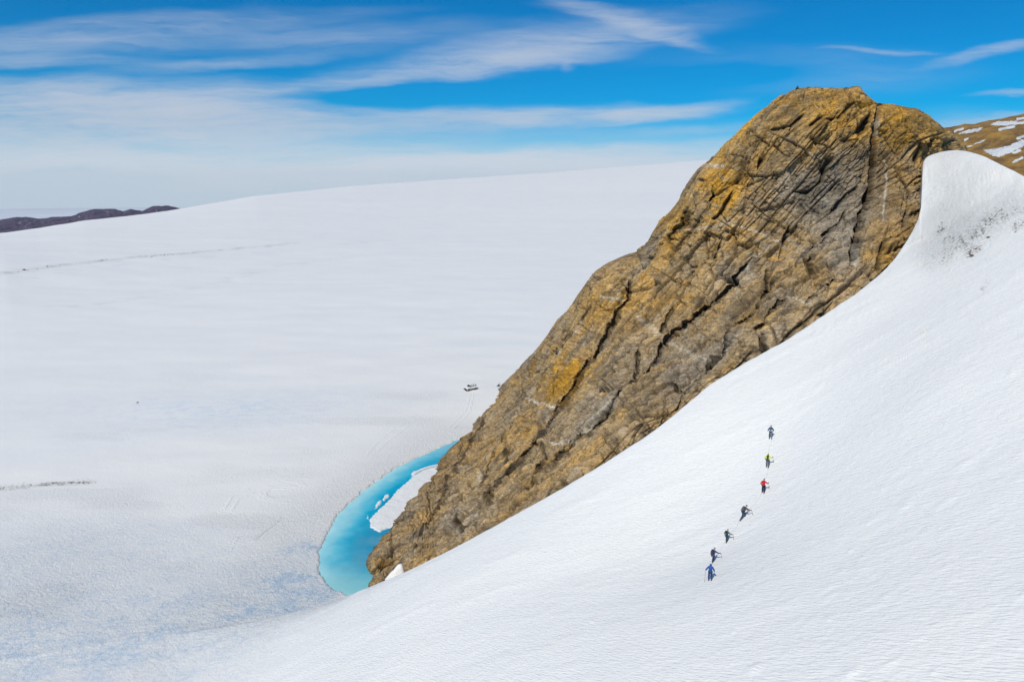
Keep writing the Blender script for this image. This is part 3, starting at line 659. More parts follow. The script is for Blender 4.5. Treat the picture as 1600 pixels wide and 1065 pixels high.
och -= 0.55 * pb(1300, 330, 60, 45, -20) + 0.45 * pb(1320, 400, 30, 40) + 0.30 * pb(1240, 290, 60, 30) + 0.35 * pb(1090, 580, 60, 40, -40) + 0.35 * pb(930, 650, 60, 25, -45) + 0.2 * pb(720, 780, 80, 30, -45) + 0.3 * pb(850, 650, 20, 10) + 0.25 * pb(1180, 560, 60, 30)
och = och + 0.42 * Ln((7, 5, 3), 4, 300) + 0.18 * Ln((1.6, 1.2, .8), 3, 301) + 0.3 * tone
och = np.clip(och, 0, 1)
val = 1.0 + 0.20 * Ln((5, 4, 3), 4, 310) + 0.34 * Ln((1.2, .8, .6), 4, 311) + 0.35 * tone
grey = np.array([0.42, 0.345, 0.255]); brown = np.array([0.49, 0.33, 0.15]); ochre = np.array([0.64, 0.35, 0.05])
h_ = och[..., None]
col = np.where(h_ < .5, grey + (brown - grey) * h_ * 2, brown + (ochre - brown) * (h_ - .5) * 2) * val[..., None]
# pale bands and quartz veins
bandn = (Q[:, 2] * 0.9 + Q[:, 0] * 0.25).reshape(shr) / 2.6 + 1.3 * wrp[:, 2].reshape(shr)
bnd = sst(0.86, 0.98, 0.5 + 0.5 * np.sin(bandn * 6.28)) * sst(-.05, .5, Ln((10, 6, 5), 3, 320)); col = mixc(col, (0.46, 0.40, 0.30), 0.5 * bnd)
dkb = sst(0.0, 0.55, Ln((9, 4, 2.2), 4, 321)); col = col * (1 - 0.30 * dkb[..., None])
liz = sst(0.15, 0.45, Ln((2.4, 2, 2), 5, 322)); col = mixc(col, (0.10, 0.085, 0.07), 0.5 * liz); sp_ = sst(0.15, 0.5, Ln((.7, .5, .4), 3, 323)); col = mixc(col, (0.08, 0.065, 0.05), 0.4 * sp_)
VE = [([(1370, 162), (1369, 198), (1365, 221)], 3.0, 1.0), ([(1370, 205), (1381, 211)], 1.6, .8), ([(1386, 248), (1384, 280), (1382, 309), (1380, 350)], 1.5, .85), ([(1100, 360), (1140, 350), (1184, 363), (1218, 377), (1245, 390), (1262, 410)], 1.6, .55),
      ([(1343, 383), (1341, 400), (1338, 420)], 2.0, .9), ([(1262, 240), (1270, 252)], 1.2, .7), ([(942, 465), (974, 470)], 1.3, .8), ([(821, 624), (845, 630), (870, 638)], 1.5, .9), ([(846, 682), (862, 690), (885, 685), (900, 688)], 1.5, .7),
      ([(883, 690), (915, 664), (945, 632), (970, 612)], 1.4, .6), ([(1143, 440), (1165, 422), (1180, 402), (1200, 385)], 1.2, .7), ([(1230, 370), (1260, 395)], 3.0, .45), ([(1000, 500), (1030, 520), (1060, 540), (1100, 558)], 2.4, .45),
      ([(1232, 466), (1250, 474), (1268, 482)], 1.6, .6), ([(1290, 290), (1315, 276), (1345, 268)], 2.2, .6), ([(1280, 310), (1300, 325), (1315, 315)], 2.4, .5), ([(1270, 245), (1285, 250), (1298, 256)], 1.3, .5), ([(1080, 268), (1100, 258), (1126, 256)], 2.0, .7), ([(915, 506), (890, 540), (858, 570), (825, 615), (790, 655)], 1.2, .45), ([(1040, 365), (1080, 358), (1115, 362)], 1.4, .5), ([(780, 690), (762, 720), (745, 752)], 1.6, .35), ([(620, 858), (612, 880)], 1.2, .3), ([(1410, 308), (1440, 318)], 1.2, .5), ([(700, 815), (715, 832)], 1.6, .5)]
vm = np.zeros(shr)
for pts, wd, kk in VE:
    d, pr = segdist(JX, JY, pts); vm = np.maximum(vm, kk * np.exp(-(d / wd) ** 2) * (0.45 + 0.55 * sst(-.35, .1, wrs[:, 2].reshape(shr))))
f1, f2, rid, off = cells(Lw / np.array([9, 9, 14.]), 400)
vm = np.maximum(vm, 0.0)
gp = (0.55 * pb(1310, 290, 40, 16, -25) + 0.6 * pb(1300, 330, 22, 30) + 0.6 * pb(1330, 385, 14, 34) + 0.5 * pb(1255, 395, 9, 9) + 0.25 * pb(945, 660, 26, 14)) * sst(-.2, .5, Ln((1.6, 1.2, 1.0), 4, 330))
col = mixc(col, (0.42, 0.40, 0.38), np.clip(gp, 0, .8))
col = mixc(col, (0.72, 0.67, 0.58), np.clip(vm * 1.25, 0, .95))
ck = np.clip(crackm * 0.85 + jm * 0.9, 0, 1); col = col * (1 - 0.78 * ck[..., None])        # shade of the cracks and joints put into the colour
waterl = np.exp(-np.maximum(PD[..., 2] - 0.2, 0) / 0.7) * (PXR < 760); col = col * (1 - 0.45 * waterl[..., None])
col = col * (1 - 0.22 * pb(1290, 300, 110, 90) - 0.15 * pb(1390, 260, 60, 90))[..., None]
col = np.clip(col * 0.92, 0.015, 0.8)
# back of the mountain
sb = np.linspace(0, 1, NB + 2)[1:-1]
Lp, Rp = PD[:, 0], PD[:, -1]
bulge = np.interp(pyv, [136, 200, 400, 900], [6, 26, 60, 70])
BK = Rp[:, None] * (1 - sb)[None, :, None] + Lp[:, None] * sb[None, :, None]
BK[..., 1] += (bulge[:, None] * np.sin(np.pi * sb)[None, :] ** 0.6); BK[..., 0] += (bulge[:, None] * 0.5 * np.sin(np.pi * sb)[None, :])
bn = fbm(BK.reshape(-1, 3) / 9, 4, 500).reshape(BK.shape[:2]); BK[..., 1] += bn * 3 * np.sin(np.pi * sb)[None, :]
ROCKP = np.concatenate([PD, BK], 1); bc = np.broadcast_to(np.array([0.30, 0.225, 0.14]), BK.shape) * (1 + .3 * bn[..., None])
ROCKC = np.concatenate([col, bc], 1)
# cap the summit
top = ROCKP[0].mean(0); NTOT = ROCKP.shape[1]
cap = np.stack([ROCKP[0] * (1 - s) + top * s + np.array([0, 0, -1.2 * s]) for s in (1.0, 0.66, 0.33)]); ROCKP = np.concatenate([cap, ROCKP], 0)
ROCKC = np.concatenate([np.repeat(ROCKC[:1], 3, 0), ROCKC], 0)
def rock_material(name, attr=True, flatcol=(0.3, 0.22, 0.13)):
    mt = bpy.data.materials.new(name); mt.use_nodes = True; t = NT(mt.node_tree)
    b = t.n['Principled BSDF']; b.inputs['Roughness'].default_value = 0.88; b.inputs['Specular IOR Level'].default_value = 0.25
    P = t.new('ShaderNodeNewGeometry').outputs['Position']
    c = t.attr('Col', False) if attr else t.mix(t.rng(t.noise(P, 0.4, 5), .3, .7), tuple(x * .6 for x in flatcol), flatcol)
    n = t.noise(P, 3.0, 8, 0.75); n2 = t.noise(t.mapping(t.mapping(P, rot=(0, R_(10), 0)), scale=(0.45, 0.45, 5)), 1.0, 6, 0.62, 0.6)
    c = t.mix(1.0, c, t.mix(t.rng(n, 0.25, 0.75), (0.56, 0.56, 0.57), (1.42, 1.38, 1.30)), 'MULTIPLY')
    c = t.mix(1.0, c, t.mix(t.rng(n2, 0.3, 0.7), (0.66, 0.66, 0.68), (1.30, 1.27, 1.20)), 'MULTIPLY')
    t.l.new(c, b.inputs['Base Color'])
    h = t.math('ADD', t.math('MULTIPLY', n, 0.30), t.math('MULTIPLY', n2, 0.16))
    t.l.new(t.bump(h, 0.9, 0.6), b.inputs['Normal'])
    return mt
ROCK = rock_material('rock')
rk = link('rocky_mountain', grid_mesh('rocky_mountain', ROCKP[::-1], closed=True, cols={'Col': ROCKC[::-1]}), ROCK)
tag(rk, 'tall ochre and grey rock peak standing out of the snow above the pond', kind='structure')
def rock_at(px, py):
    """front surface point of the rock nearest a sight line (used to seat small things on it)"""
    i = int(np.argmin(np.abs(pyv - py))); j = int(np.argmin(np.abs(PXR[i] - px))); return PD[i, j]
# ------------------------------------------------------------------ far hills and the hillside on the right
def hill_material(name, dark, lite, sc, snow=False):
    mt = bpy.data.materials.new(name); mt.use_nodes = True; t = NT(mt.node_tree)
    b = t.n['Principled BSDF']; b.inputs['Roughness'].default_value = 0.9
    P = t.new('ShaderNodeNewGeometry').outputs['Position']
    n = t.noise(t.mapping(P, scale=(1, 1, 2.5)), sc, 7, 0.68)
    c = t.mix(t.rng(n, 0.32, 0.68), dark, lite)
    sn = t.attr('snow'); f = t.math('ADD', sn, t.math('MULTIPLY', t.math('SUBTRACT', t.noise(P, sc * 4, 7, 0.75), 0.5), 2.2))
    f = t.rng(f, 0.46, 0.54)
    c = t.mix(f, c, (0.84, 0.86, 0.88)); t.l.new(c, b.inputs['Base Color'])
    t.l.new(t.bump(t.noise(P, sc * 2, 7, 0.7), 1.0, 1.2 / sc * 0.35), b.inputs['Normal'])
    return mt
def range_mesh(name, prof, y0, y1, nx, ny, base, amp, scl, seed, patches=(), snowamt=0.0, px0=None, px1=None, fall=0.5):
    """a hillside between two distances whose crest rises to the profile (direction, height) given"""
    pxs = np.linspace(px0, px1, nx); tp = np.interp(pxs, [q[0] for q in prof], [q[1] for q in prof])
    v = np.linspace(0, 1, ny); crest = 0.72
    P = np.zeros((ny, nx, 3)); SN = np.zeros((ny, nx))
    for j, vv in enumerate(v):
        Y = y0 + (y1 - y0) * vv; q = W(pxs, tp, y0 + (y1 - y0) * crest); topz = q[:, 2]; X = W(pxs, tp, Y)[:, 0]
        h = np.sin(np.clip(vv / crest, 0, 1) * math.pi / 2) ** 0.9 if vv < crest else 1 - fall * ((vv - crest) / (1 - crest)) ** 2
        P[j, :, 0] = X; P[j, :, 1] = Y; P[j, :, 2] = base + (topz - base) * h
    Q = P.reshape(-1, 3); n1 = fbm(Q / np.array([scl, scl, scl * 4]), 5, seed, ridge=True).reshape(ny, nx); n2 = fbm(Q / (scl * .2), 4, seed + 7).reshape(ny, nx)
    P[..., 2] += (n1 * amp + n2 * amp * 0.22) * (0.35 + 0.65 * np.sin(np.pi * np.clip(v / crest, 0, 1))[:, None])
    k = (P[..., 1] * cp + (CAMZ - P[..., 2]) * sp); PX_ = 800 + 1100 * P[..., 0] / k; PY_ = 532.5 - 1100 * ((P[..., 2] - CAMZ) * cp + P[..., 1] * sp) / k
    for poly in patches:
        SN = np.maximum(SN, sst(4.0, -3.0, sdist(PX_, PY_, poly)) if len(poly) > 2 else np.exp(-(segdist(PX_, PY_, poly)[0] / 2.2) ** 2))
    SN = SN + snowamt * sst(0.0, 0.5, n2)
    return grid_mesh(name, P, attrs={'snow': SN})
fh = range_mesh('distant_hills', [(-300, 340), (-100, 352), (-40, 352), (0, 348), (22, 342), (45, 342), (62, 345), (85, 341), (112, 340), (128, 333), (146, 328), (178, 328), (192, 332), (205, 328), (222, 331), (238, 324), (262, 323), (285, 328), (330, 350)],
                4200, 6800, 420, 70, -204, 34, 170, 600, snowamt=0.38, px0=-320, px1=330)
hm = hill_material('dark_rock', (0.016, 0.012, 0.045), (0.13, 0.07, 0.12), 0.012)
o = link('distant_hills', fh, hm); tag(o, 'low dark hills on the horizon at the far left', kind='structure')
pt = [[(1535, 234), (1560, 233), (1578, 228), (1596, 219), (1625, 212), (1625, 220), (1594, 230), (1580, 238), (1560, 245), (1548, 241)], [(1548, 195), (1560, 190), (1600, 190), (1640, 186), (1640, 191), (1600, 193), (1570, 196)],
      [(1498, 209), (1515, 203), (1535, 200), (1530, 204), (1512, 208)], [(1512, 230), (1525, 225), (1540, 218)], [(1562, 202), (1585, 198)], [(1583, 253), (1597, 247)], [(1584, 238), (1594, 235)], [(1590, 186), (1620, 182)], [(1492, 205), (1504, 201)],
      [(1590, 216), (1600, 213)], [(1508, 218), (1512, 216)]]
rh = range_mesh('hillside', [(1380, 250), (1440, 216), (1478, 207), (1500, 203), (1530, 195), (1560, 189), (1600, 182), (1680, 172), (1800, 165), (2000, 175)], 230, 460, 420, 300, 40, 5, 60, 620, patches=pt, px0=1400, px1=2000)
hm2 = hill_material('ochre_rock', (0.17, 0.10, 0.04), (0.50, 0.28, 0.06), 0.10)
o = link('hillside', rh, hm2); tag(o, 'ochre brown hillside with snow patches at the right edge', kind='structure')

# ------------------------------------------------------------------ stones
def stone_bm(bm, c, r, rs, flat=0.7):
    res = bmesh.ops.create_icosphere(bm, subdivisions=1 if r < 0.5 else 2, radius=1.0)
    s = [r * rs.uniform(.7, 1.3), r * rs.uniform(.6, 1.1), r * rs.uniform(.5, .9) * flat]; an = rs.uniform(0, 6.28)
    for v in res['verts']:
        n = 1 + 0.28 * math.sin(v.co.x * 5 + an) * math.cos(v.co.y * 4 + an * 2) + rs.uniform(-.14, .14)
        p = Vector((v.co.x * s[0] * n, v.co.y * s[1] * n, v.co.z * s[2] * n)); p.rotate(Matrix.Rotation(an, 3, 'Z')); v.co = p + Vector(c)
def on_slope(px, py):
    d = ray(px, py); ys = np.linspace(15, 230, 1500); P = np.array([0, 0, CAMZ]) + d[None] * (ys / d[1])[:, None]
    z = slope_h(P[:, 0], P[:, 1]); k = np.argmax(P[:, 2] < z); 
    return P[k] * [1, 1, 0] + [0, 0, float(z[k])]
def on_ground(px, py):
    q = Wz(px, py, 0.3)
    for _ in range(6): q = Wz(px, py, float(glacier_h(np.array([q[0]]), np.array([q[1]]))[0]))
    return q
STONE = rock_material('stone', False, (0.20, 0.17, 0.14)); DSTONE = rock_material('dark_stone', False, (0.10, 0.085, 0.075)); GRIT = rock_material('grey_grit', False, (0.30, 0.27, 0.24))
rs = np.random.RandomState(8)
bm = bmesh.new()
bands = [([(1506, 380), (1566, 332)], 12, 120, .11), ([(1474, 405), (1492, 390)], 6, 70, .14), ([(1500, 384), (1530, 366), (1548, 344), (1566, 332)], 8, 280, .15), ([(1512, 398), (1530, 385)], 5, 90, .14), ([(1583, 357), (1600, 342)], 5, 22, .16), ([(1462, 363), (1474, 354)], 4, 20, .12), ([(1478, 375), (1488, 372)], 3, 14, .12), ([(1575, 329), (1620, 325)], 3, 26, .14)]
for pts, wd, n, r in bands:
    for _ in range(n):
        t_ = rs.rand() * (len(pts) - 1); k = int(t_); f = t_ - k; a_, b_ = pts[k], pts[min(k + 1, len(pts) - 1)]
        q = on_slope(a_[0] + (b_[0] - a_[0]) * f + rs.randn() * wd * .6, a_[1] + (b_[1] - a_[1]) * f + rs.randn() * wd * .6)
        stone_bm(bm, q, r * (0.35 + 1.3 * rs.rand() ** 3), rs)
me = bpy.data.meshes.new('scattered_stones'); bm.to_mesh(me); bm.free()
tag(link('scattered_stones', me, GRIT), 'dark stones and grit melting out of the upper snow slope', kind='stuff')
bm = bmesh.new()
for _ in range(420):
    px = rs.uniform(-40, 140) if rs.rand() < .8 else rs.uniform(60, 150); py = np.interp(px, [-60, 20, 70, 130, 150], [766, 761, 756, 753, 752]) + rs.randn() * 1.8
    q = on_ground(px, py); stone_bm(bm, q + np.array([0, 0, .02]), 0.12 * (0.35 + 1.4 * rs.rand() ** 3), rs)
for _ in range(420):
    px = rs.uniform(-40, 470); g_ = vn(np.array([[px / 34.0, 0, 0]]), 5)[0]
    if g_ < -0.15 and rs.rand() < .8: continue
    py = np.interp(px, [-60, 20, 90, 180, 260, 340, 420, 470], [436, 425, 415, 405, 398, 391, 384, 378]) + rs.randn() * 0.8
    q = on_ground(px, py); stone_bm(bm, q, 0.55 * (0.35 + 1.3 * rs.rand() ** 3), rs, 0.6)
me = bpy.data.meshes.new('gravel'); bm.to_mesh(me); bm.free()
tag(link('gravel', me, STONE), 'lines of grit and small stones lying on the glacier', kind='stuff')
def boulder(px, py, r, label, where=on_ground):
    bm = bmesh.new(); rs_ = np.random.RandomState(int(px)); stone_bm(bm, (0, 0, 0), max(r, 0.51), rs_)
    if r < 0.51: bmesh.ops.scale(bm, vec=(r / .51,) * 3, verts=bm.verts)
    me = bpy.data.meshes.new('boulder'); bm.to_mesh(me); bm.free(); o = link('boulder', me, DSTONE); q = where(px, py); o.location = q + np.array([0, 0, r * .25])
    tag(o, label, 'boulder', 'dark boulders lying on the snow')
boulder(38, 422, 1.15, 'dark boulder at the left end of the far line of stones on the glacier')
boulder(237, 402, .8, 'small dark boulder in the middle of the far line of stones on the glacier')
boulder(358, 389, 1.0, 'dark boulder at the right end of the far line of stones on the glacier')
boulder(215, 629, 0.45, 'lone dark stone on the open glacier left of the bluish hollow')
boulder(1519, 401, 0.34, 'blackest stone at the lower end of the dirty streak on the upper snow slope', on_slope)
boulder(1545, 372, 0.28, 'dark stone on the right side of the dirty streak on the upper snow slope', on_slope)

# the cairn on the summit
qi = rock_at(1247, 140.5); bm = bmesh.new(); rc = np.random.RandomState(3)
for k in range(7):
    for j in range(5 if k < 3 else (3 if k < 5 else 1)):
        rr_ = 0.42 * (1 - k / 8.0); an = j * 1.3 + k; stone_bm(bm, (math.cos(an) * rr_ * (k < 5), math.sin(an) * rr_ * (k < 5), 0.15 + 0.24 * k), 0.30 * (1 - k / 12), rc, 0.7)
me = bpy.data.meshes.new('cairn'); bm.to_mesh(me); bm.free(); o = link('cairn', me, DSTONE); o.location = Vector(qi) + Vector((0, 0.5, -0.1)); o.scale = (.6, .6, .62)
tag(o, 'small stone cairn standing on the summit of the rock peak', 'cairn')

# snow bank at the foot of the rock
def bank():
    c = W(625, 884, 110.0); X, Y = np.meshgrid(np.arange(-7, 4, .2) + c[0], np.arange(-7, 7, .2) + c[1]); dx, dy = X - c[0], Y - c[1]
    P = np.stack([X, Y, 0 * X], -1).reshape(-1, 3); nz = fbm(P / 1.6, 4, 900).reshape(X.shape)
    r = np.where(dx < 0, (np.abs(dx) / 5.6) ** 1.9, (dx / 2.4) ** 2) + (dy / 3.6) ** 2 + 0.12 * nz
    Z = c[2] - 0.3 - (c[2] + 2.5) * r
    return grid_mesh('snow_patch', np.stack([X, Y, np.maximum(Z, -2)], -1), attrs=dict(ice=0 * X, dirt_shade=0 * X, rugged=.3 + 0 * X, ripple=.1 + 0 * X, line=0 * X))
tag(link('snow_patch', bank(), SNOW, smooth=True), 'small white snow bank at the tip of the rock by the water', kind='structure')

# ------------------------------------------------------------------ climbers
def skin(name, nodes, edges, mat, parent, sub=2, root=0):
    """a continuous surface grown round connected joints; nodes = (x, y, z, radius)"""
    me = bpy.data.meshes.new(name); me.from_pydata([n[:3] for n in nodes], edges, []); o = bpy.data.objects.new(name, me); COL.objects.link(o)
    mo = o.modifiers.new('s', 'SKIN'); sv = me.skin_vertices[0].data
    for k, n in enumerate(nodes):
        r = n[3]; sv[k].radius = (r, r) if not isinstance(r, tuple) else r; sv[k].use_root = (k == root)
    o.modifiers.new('d', 'SUBSURF').levels = sub; o.modifiers['d'].render_levels = sub
    dg = bpy.context.evaluated_depsgraph_get(); me2 = bpy.data.meshes.new_from_object(o.evaluated_get(dg)); me2.name = name
    bpy.data.objects.remove(o); bpy.data.meshes.remove(me); me2.materials.clear(); return link(name, me2, mat, parent, smooth=True)
def chainskin(name, pts, mat, parent, sub=1): return skin(name, pts, [(k, k + 1) for k in range(len(pts) - 1)], mat, parent, sub)
SKINM = material('skin', (0.55, 0.34, 0.25), 0.5); BLACK = material('black_fabric', (0.02, 0.02, 0.024), 0.8, var=.3, vscale=20); GLASS = material('dark_lens', (0.01, 0.01, 0.012), 0.15)
METAL = material('dull_metal', (0.25, 0.26, 0.28), 0.35, 0.8); HAIR = material('brown_hair', (0.06, 0.035, 0.02), 0.7); CORK = material('grip', (0.03, 0.03, 0.03), 0.7)
def V3(*a): return Vector(a)
def boxm(name, sx, sy, sz, loc, mat, parent, bev=0.02, rotx=0.0, taper=1.0):
    bm = bmesh.new(); bmesh.ops.create_cube(bm, size=1.0)
    for v in bm.verts:
        k = taper if v.co.z > 0 else 1; v.co = Vector((v.co.x * sx * k, v.co.y * sy * k, v.co.z * sz))
    bmesh.ops.bevel(bm, geom=list(bm.edges), offset=bev, segments=2, affect='EDGES')
    if rotx: bmesh.ops.rotate(bm, cent=(0, 0, 0), matrix=Matrix.Rotation(rotx, 3, 'X'), verts=bm.verts)
    bmesh.ops.translate(bm, vec=loc, verts=bm.verts); me = bpy.data.meshes.new(name); bm.to_mesh(me); bm.free()
    return link(name, me, mat, parent)
def cyl(bm, a, b, r0, r1=None, n=10):
    a, b = Vector(a), Vector(b); d = b - a; q = d.to_track_quat('Z', 'Y').to_matrix().to_4x4(); q.translation = (a + b) / 2
    bmesh.ops.create_cone(bm, cap_ends=True, segments=n, radius1=r0, radius2=r1 if r1 is not None else r0, depth=d.length, matrix=q)
def cylm(name, segs, mat, parent, n=10):
    bm = bmesh.new()
    for s in segs: cyl(bm, *s, n=n)
    me = bpy.data.meshes.new(name); bm.to_mesh(me); bm.free(); return link(name, me, mat, parent)
def empty(name, loc, rz=0.0):
    e = bpy.data.objects.new(name, None); COL.objects.link(e); e.location = loc; e.rotation_euler = (0, 0, rz); e.empty_display_size = 0.3; return e
def hiker(k, px, py, label, rz_off, jc, tc, hatc, lean, larm, rarm, stride, scale=1.0, pack=None, hood=False, poles=(), packlabel='', sideln=0.0, head_turn=0.0):
    base = on_slope(px, py)
    if k + 1 < 7 and k >= 0: pass
    nxt = on_slope(*HIKE[k - 1][:2]) if k > 0 else base + np.array([3., 9., 0]); dirv = nxt - base
    rz = math.atan2(-dirv[0], dirv[1]) + R_(rz_off)
    root = empty('person', base, rz); root.scale = (scale,) * 3
    def lz(x, y):
        wx_ = base[0] + scale * (x * math.cos(rz) - y * math.sin(rz)); wy_ = base[1] + scale * (x * math.sin(rz) + y * math.cos(rz)); return (ground_z(wx_, wy_) - base[2]) / scale
    s = stride; lf = V3(-.12, s * .5, 0); rf = V3(.12, -s * .5, 0); lf.z = lz(lf.x, lf.y) + .09; rf.z = lz(rf.x, rf.y) + .09
    pz = 0.5 * (lf.z + rf.z) + 0.87 - abs(s) * .10; L = lean; fw = lambda t: V3(sideln * t, math.sin(L) * t, math.cos(L) * t)
    P = V3(0, 0, pz); hipL, hipR = P + V3(-.10, 0, -.03), P + V3(.10, 0, -.03)
    def knee(h, f): m_ = (h + f) / 2; return m_ + V3(0, 0.09 + abs(f.y) * 0.25 * (f.y > 0), 0.02)
    kL, kR = knee(hipL, lf), knee(hipR, rf)
    waist = P + fw(.14); chest = P + fw(.38); neck = P + fw(.55); shL = P + fw(.49) + V3(-.17, 0, 0); shR = P + fw(.49) + V3(.17, 0, 0)
    hd = neck + V3(0, .04 + .1 * math.sin(L), .12)
    def arm(sh, tgt, side):
        w_ = sh + V3(*tgt); d = w_ - sh
        if d.length > .54: w_ = sh + d.normalized() * .54; d = w_ - sh
        off = math.sqrt(max(0.0, .28 ** 2 - (d.length / 2) ** 2)); el = (sh + w_) / 2 + V3(side * .55, -.6, -.55).normalized() * off; return el, w_
    eL, wL = arm(shL, larm, -1); eR, wR = arm(shR, rarm, 1)
    def n4(v, r): return (v.x, v.y, v.z, r)
    hL, hR = wL + (wL - eL).normalized() * .09, wR + (wR - eR).normalized() * .09
    # body: one continuous surface
    nodes = [n4(P, .13), n4(waist, .125), n4(chest, .14), n4(neck, .058), n4(hd + V3(0, 0, -.05), .075), n4(hd + V3(0, .005, .06), .095), n4(hd + V3(0, -.005, .125), .06),
             n4(shL, .065), n4(eL, .042), n4(wL, .03), n4(hL, .026), n4(shR, .065), n4(eR, .042), n4(wR, .03), n4(hR, .026),
             n4(hipL, .092), n4(kL, .06), n4(lf, .04), n4(lf + V3(0, .15, -.04), .035), n4(hipR, .092), n4(kR, .06), n4(rf, .04), n4(rf + V3(0, .15, -.04), .035),
             n4(hd + V3(0, .105, .02), .018), n4(hd + V3(0, .075, -.07), .03)]
    E = [(0, 1), (1, 2), (2, 3), (3, 4), (4, 5), (5, 6), (2, 7), (7, 8), (8, 9), (9, 10), (2, 11), (11, 12), (12, 13), (13, 14), (0, 15), (15, 16), (16, 17), (17, 18), (0, 19), (19, 20), (20, 21), (21, 22), (5, 23), (4, 24)]
    skin('body', nodes, E, SKINM, root, 2)
    jm_ = material('jacket_fabric', jc, 0.7, var=.18, vscale=9, bump=.01); tm_ = material('trouser_fabric', tc, 0.75, var=.2, vscale=9, bump=.01); ht = material('hat_fabric', hatc, .8, var=.15, vscale=15)
    jn = [n4(P + V3(0, 0, -.02), .175), n4(waist, .168), n4(chest, .188), n4(neck + V3(0, -.01, -.02), .082), n4(shL, .095), n4(eL, .072), n4(wL, .055), n4(shR, .095), n4(eR, .072), n4(wR, .055)]
    skin('jacket', jn, [(0, 1), (1, 2), (2, 3), (2, 4), (4, 5), (5, 6), (2, 7), (7, 8), (8, 9)], jm_, root, 2)
    tn = [n4(P + V3(0, 0, .03), .15), n4(hipL, .118), n4(kL, .088), n4(lf + V3(0, 0, .05), .07), n4(hipR, .118), n4(kR, .088), n4(rf + V3(0, 0, .05), .07)]
    skin('trousers', tn, [(0, 1), (1, 2), (2, 3), (0, 4), (4, 5), (5, 6)], tm_, root, 2)
    for f in (lf, rf): chainskin('boot', [n4(f + V3(0, -.05, .06), .062), n4(f + V3(0, -.02, -.03), .064), n4(f + V3(0, .09, -.045), .05), n4(f + V3(0, .17, -.05), .042)], BLACK, root, 2)
    for side, w_, h_ in ((-1, wL, hL), (1, wR, hR)):
        d = (h_ - w_).normalized(); up = V3(0, 0, 1); a_ = d.cross(up); a_ = a_.normalized() if a_.length > .05 else V3(1, 0, 0); c_ = a_.cross(d).normalized(); pr_ = w_ + d * .08
        nn = [n4(w_, .038), n4(pr_, .036)]; ee = [(0, 1)]
        for fi, (of, ln_) in enumerate(((-.036, .060), (-.012, .070), (.012, .066), (.036, .050))):
            b0 = len(nn); k1 = w_ + d * .105 + a_ * of; k2 = k1 + d * ln_ * .5 - c_ * ln_ * .35; k3 = k2 - c_ * ln_ * .5 - d * .01
            nn += [n4(k1, .013), n4(k2, .012), n4(k3, .010)]; ee += [(1, b0), (b0, b0 + 1), (b0 + 1, b0 + 2)]
        b0 = len(nn); nn += [n4(w_ + d * .05 - a_ * side * .05, .014), n4(w_ + d * .085 - a_ * side * .06 - c_ * .03, .012)]; ee += [(0, b0), (b0, b0 + 1)]
        skin('glove', nn, ee, BLACK, root, 1)
    if hood:
        chainskin('hood', [n4(neck + V3(0, -.03, .0), .10), n4(hd + V3(0, -.025, .03), .128), n4(hd + V3(0, -.01, .11), .105)], jm_, root, 2)
    else:
        chainskin('hat', [n4(hd + V3(0, -.02, .05), .108), n4(hd + V3(0, -.01, .13), .085), n4(hd + V3(0, -.01, .17), .04)], ht, root, 2)
        chainskin('hair', [n4(hd + V3(0, -.055, .0), .07), n4(hd + V3(0, -.05, -.06), .055)], HAIR, root, 1)
    bm = bmesh.new(); bmesh.ops.create_cube(bm, size=1)
    for v in bm.verts: v.co = Vector((v.co.x * .17, v.co.y * .04 - abs(v.co.x) * .05, v.co.z * .055))
    bmesh.ops.bevel(bm, geom=list(bm.edges), offset=.012, segments=2, affect='EDGES'); bmesh.ops.translate(bm, vec=hd + V3(0, .095, .055), verts=bm.verts)
    me = bpy.data.meshes.new('goggles'); bm.to_mesh(me); bm.free(); link('goggles', me, GLASS, root)
    cylm('harness', [(P + V3(0, 0, .045), P + V3(0, 0, .085), .182, .182)], material('webbing', (.5, .45, .4) if k == 5 else (.05, .05, .06), .7), root, 18)
    tag(root, label, 'person', 'roped climbers walking up the snow slope')
    M = Matrix.Translation(base) @ Matrix.Rotation(rz, 4, 'Z') @ Matrix.Scale(scale, 4)
    if pack:
        pm_, pocket = pack; e = empty('backpack', base, rz); e.scale = (scale,) * 3
        c = chest + V3(0, -.25, -.04); m1 = material('pack_fabric', pm_, .7, var=.2, vscale=12); m2 = material('pocket_fabric', pocket, .7)
        boxm('bag', .30 if k != 1 else .22, .20, .50 if k != 1 else .42, c, m1, e, .05, -L); boxm('pocket', .22 if k else .15, .07, .24 if k else .17, c + V3(0, -.13, -.08), m2, e, .03, -L); boxm('lid', .27 if k != 1 else .20, .21, .10, c + fw(.29), m1, e, .035, -L)
        for sx in (-.11, .11): cylm('strap', [(c + V3(sx, .08, .22), shL.lerp(shR, .5 + sx * 2.6) + V3(0, .0, .11), .018, .018), (shL.lerp(shR, .5 + sx * 2.6) + V3(0, .0, .11), chest + V3(sx, .19, .02), .018, .018), (chest + V3(sx, .19, .02), c + V3(sx * 1.2, .08, -.2), .014, .014)], BLACK, e, 8)
        tag(e, packlabel, 'backpack', 'backpacks worn by the climbers')
    for (hand, fx, fy, plabel) in poles:
        h_ = hL if hand == 'L' else hR; foot = V3(h_.x + fx, h_.y + fy, 0); foot.z = lz(foot.x, foot.y) - .03; e = empty('trekking_pole', M @ foot, 0); inv = Matrix.Translation(M @ foot).inverted() @ M
        g_ = inv @ h_; f_ = V3(0, 0, 0); u = (g_ - f_).normalized(); topp = g_ + u * .07
        cylm('shaft', [(f_, topp, .011, .014)], METAL, e, 8); cylm('grip', [(g_ - u * .08, topp + u * .02, .021, .024)], CORK, e, 8); cylm('basket', [(f_ + u * .07, f_ + u * .085, .05, .05)], BLACK, e, 12)
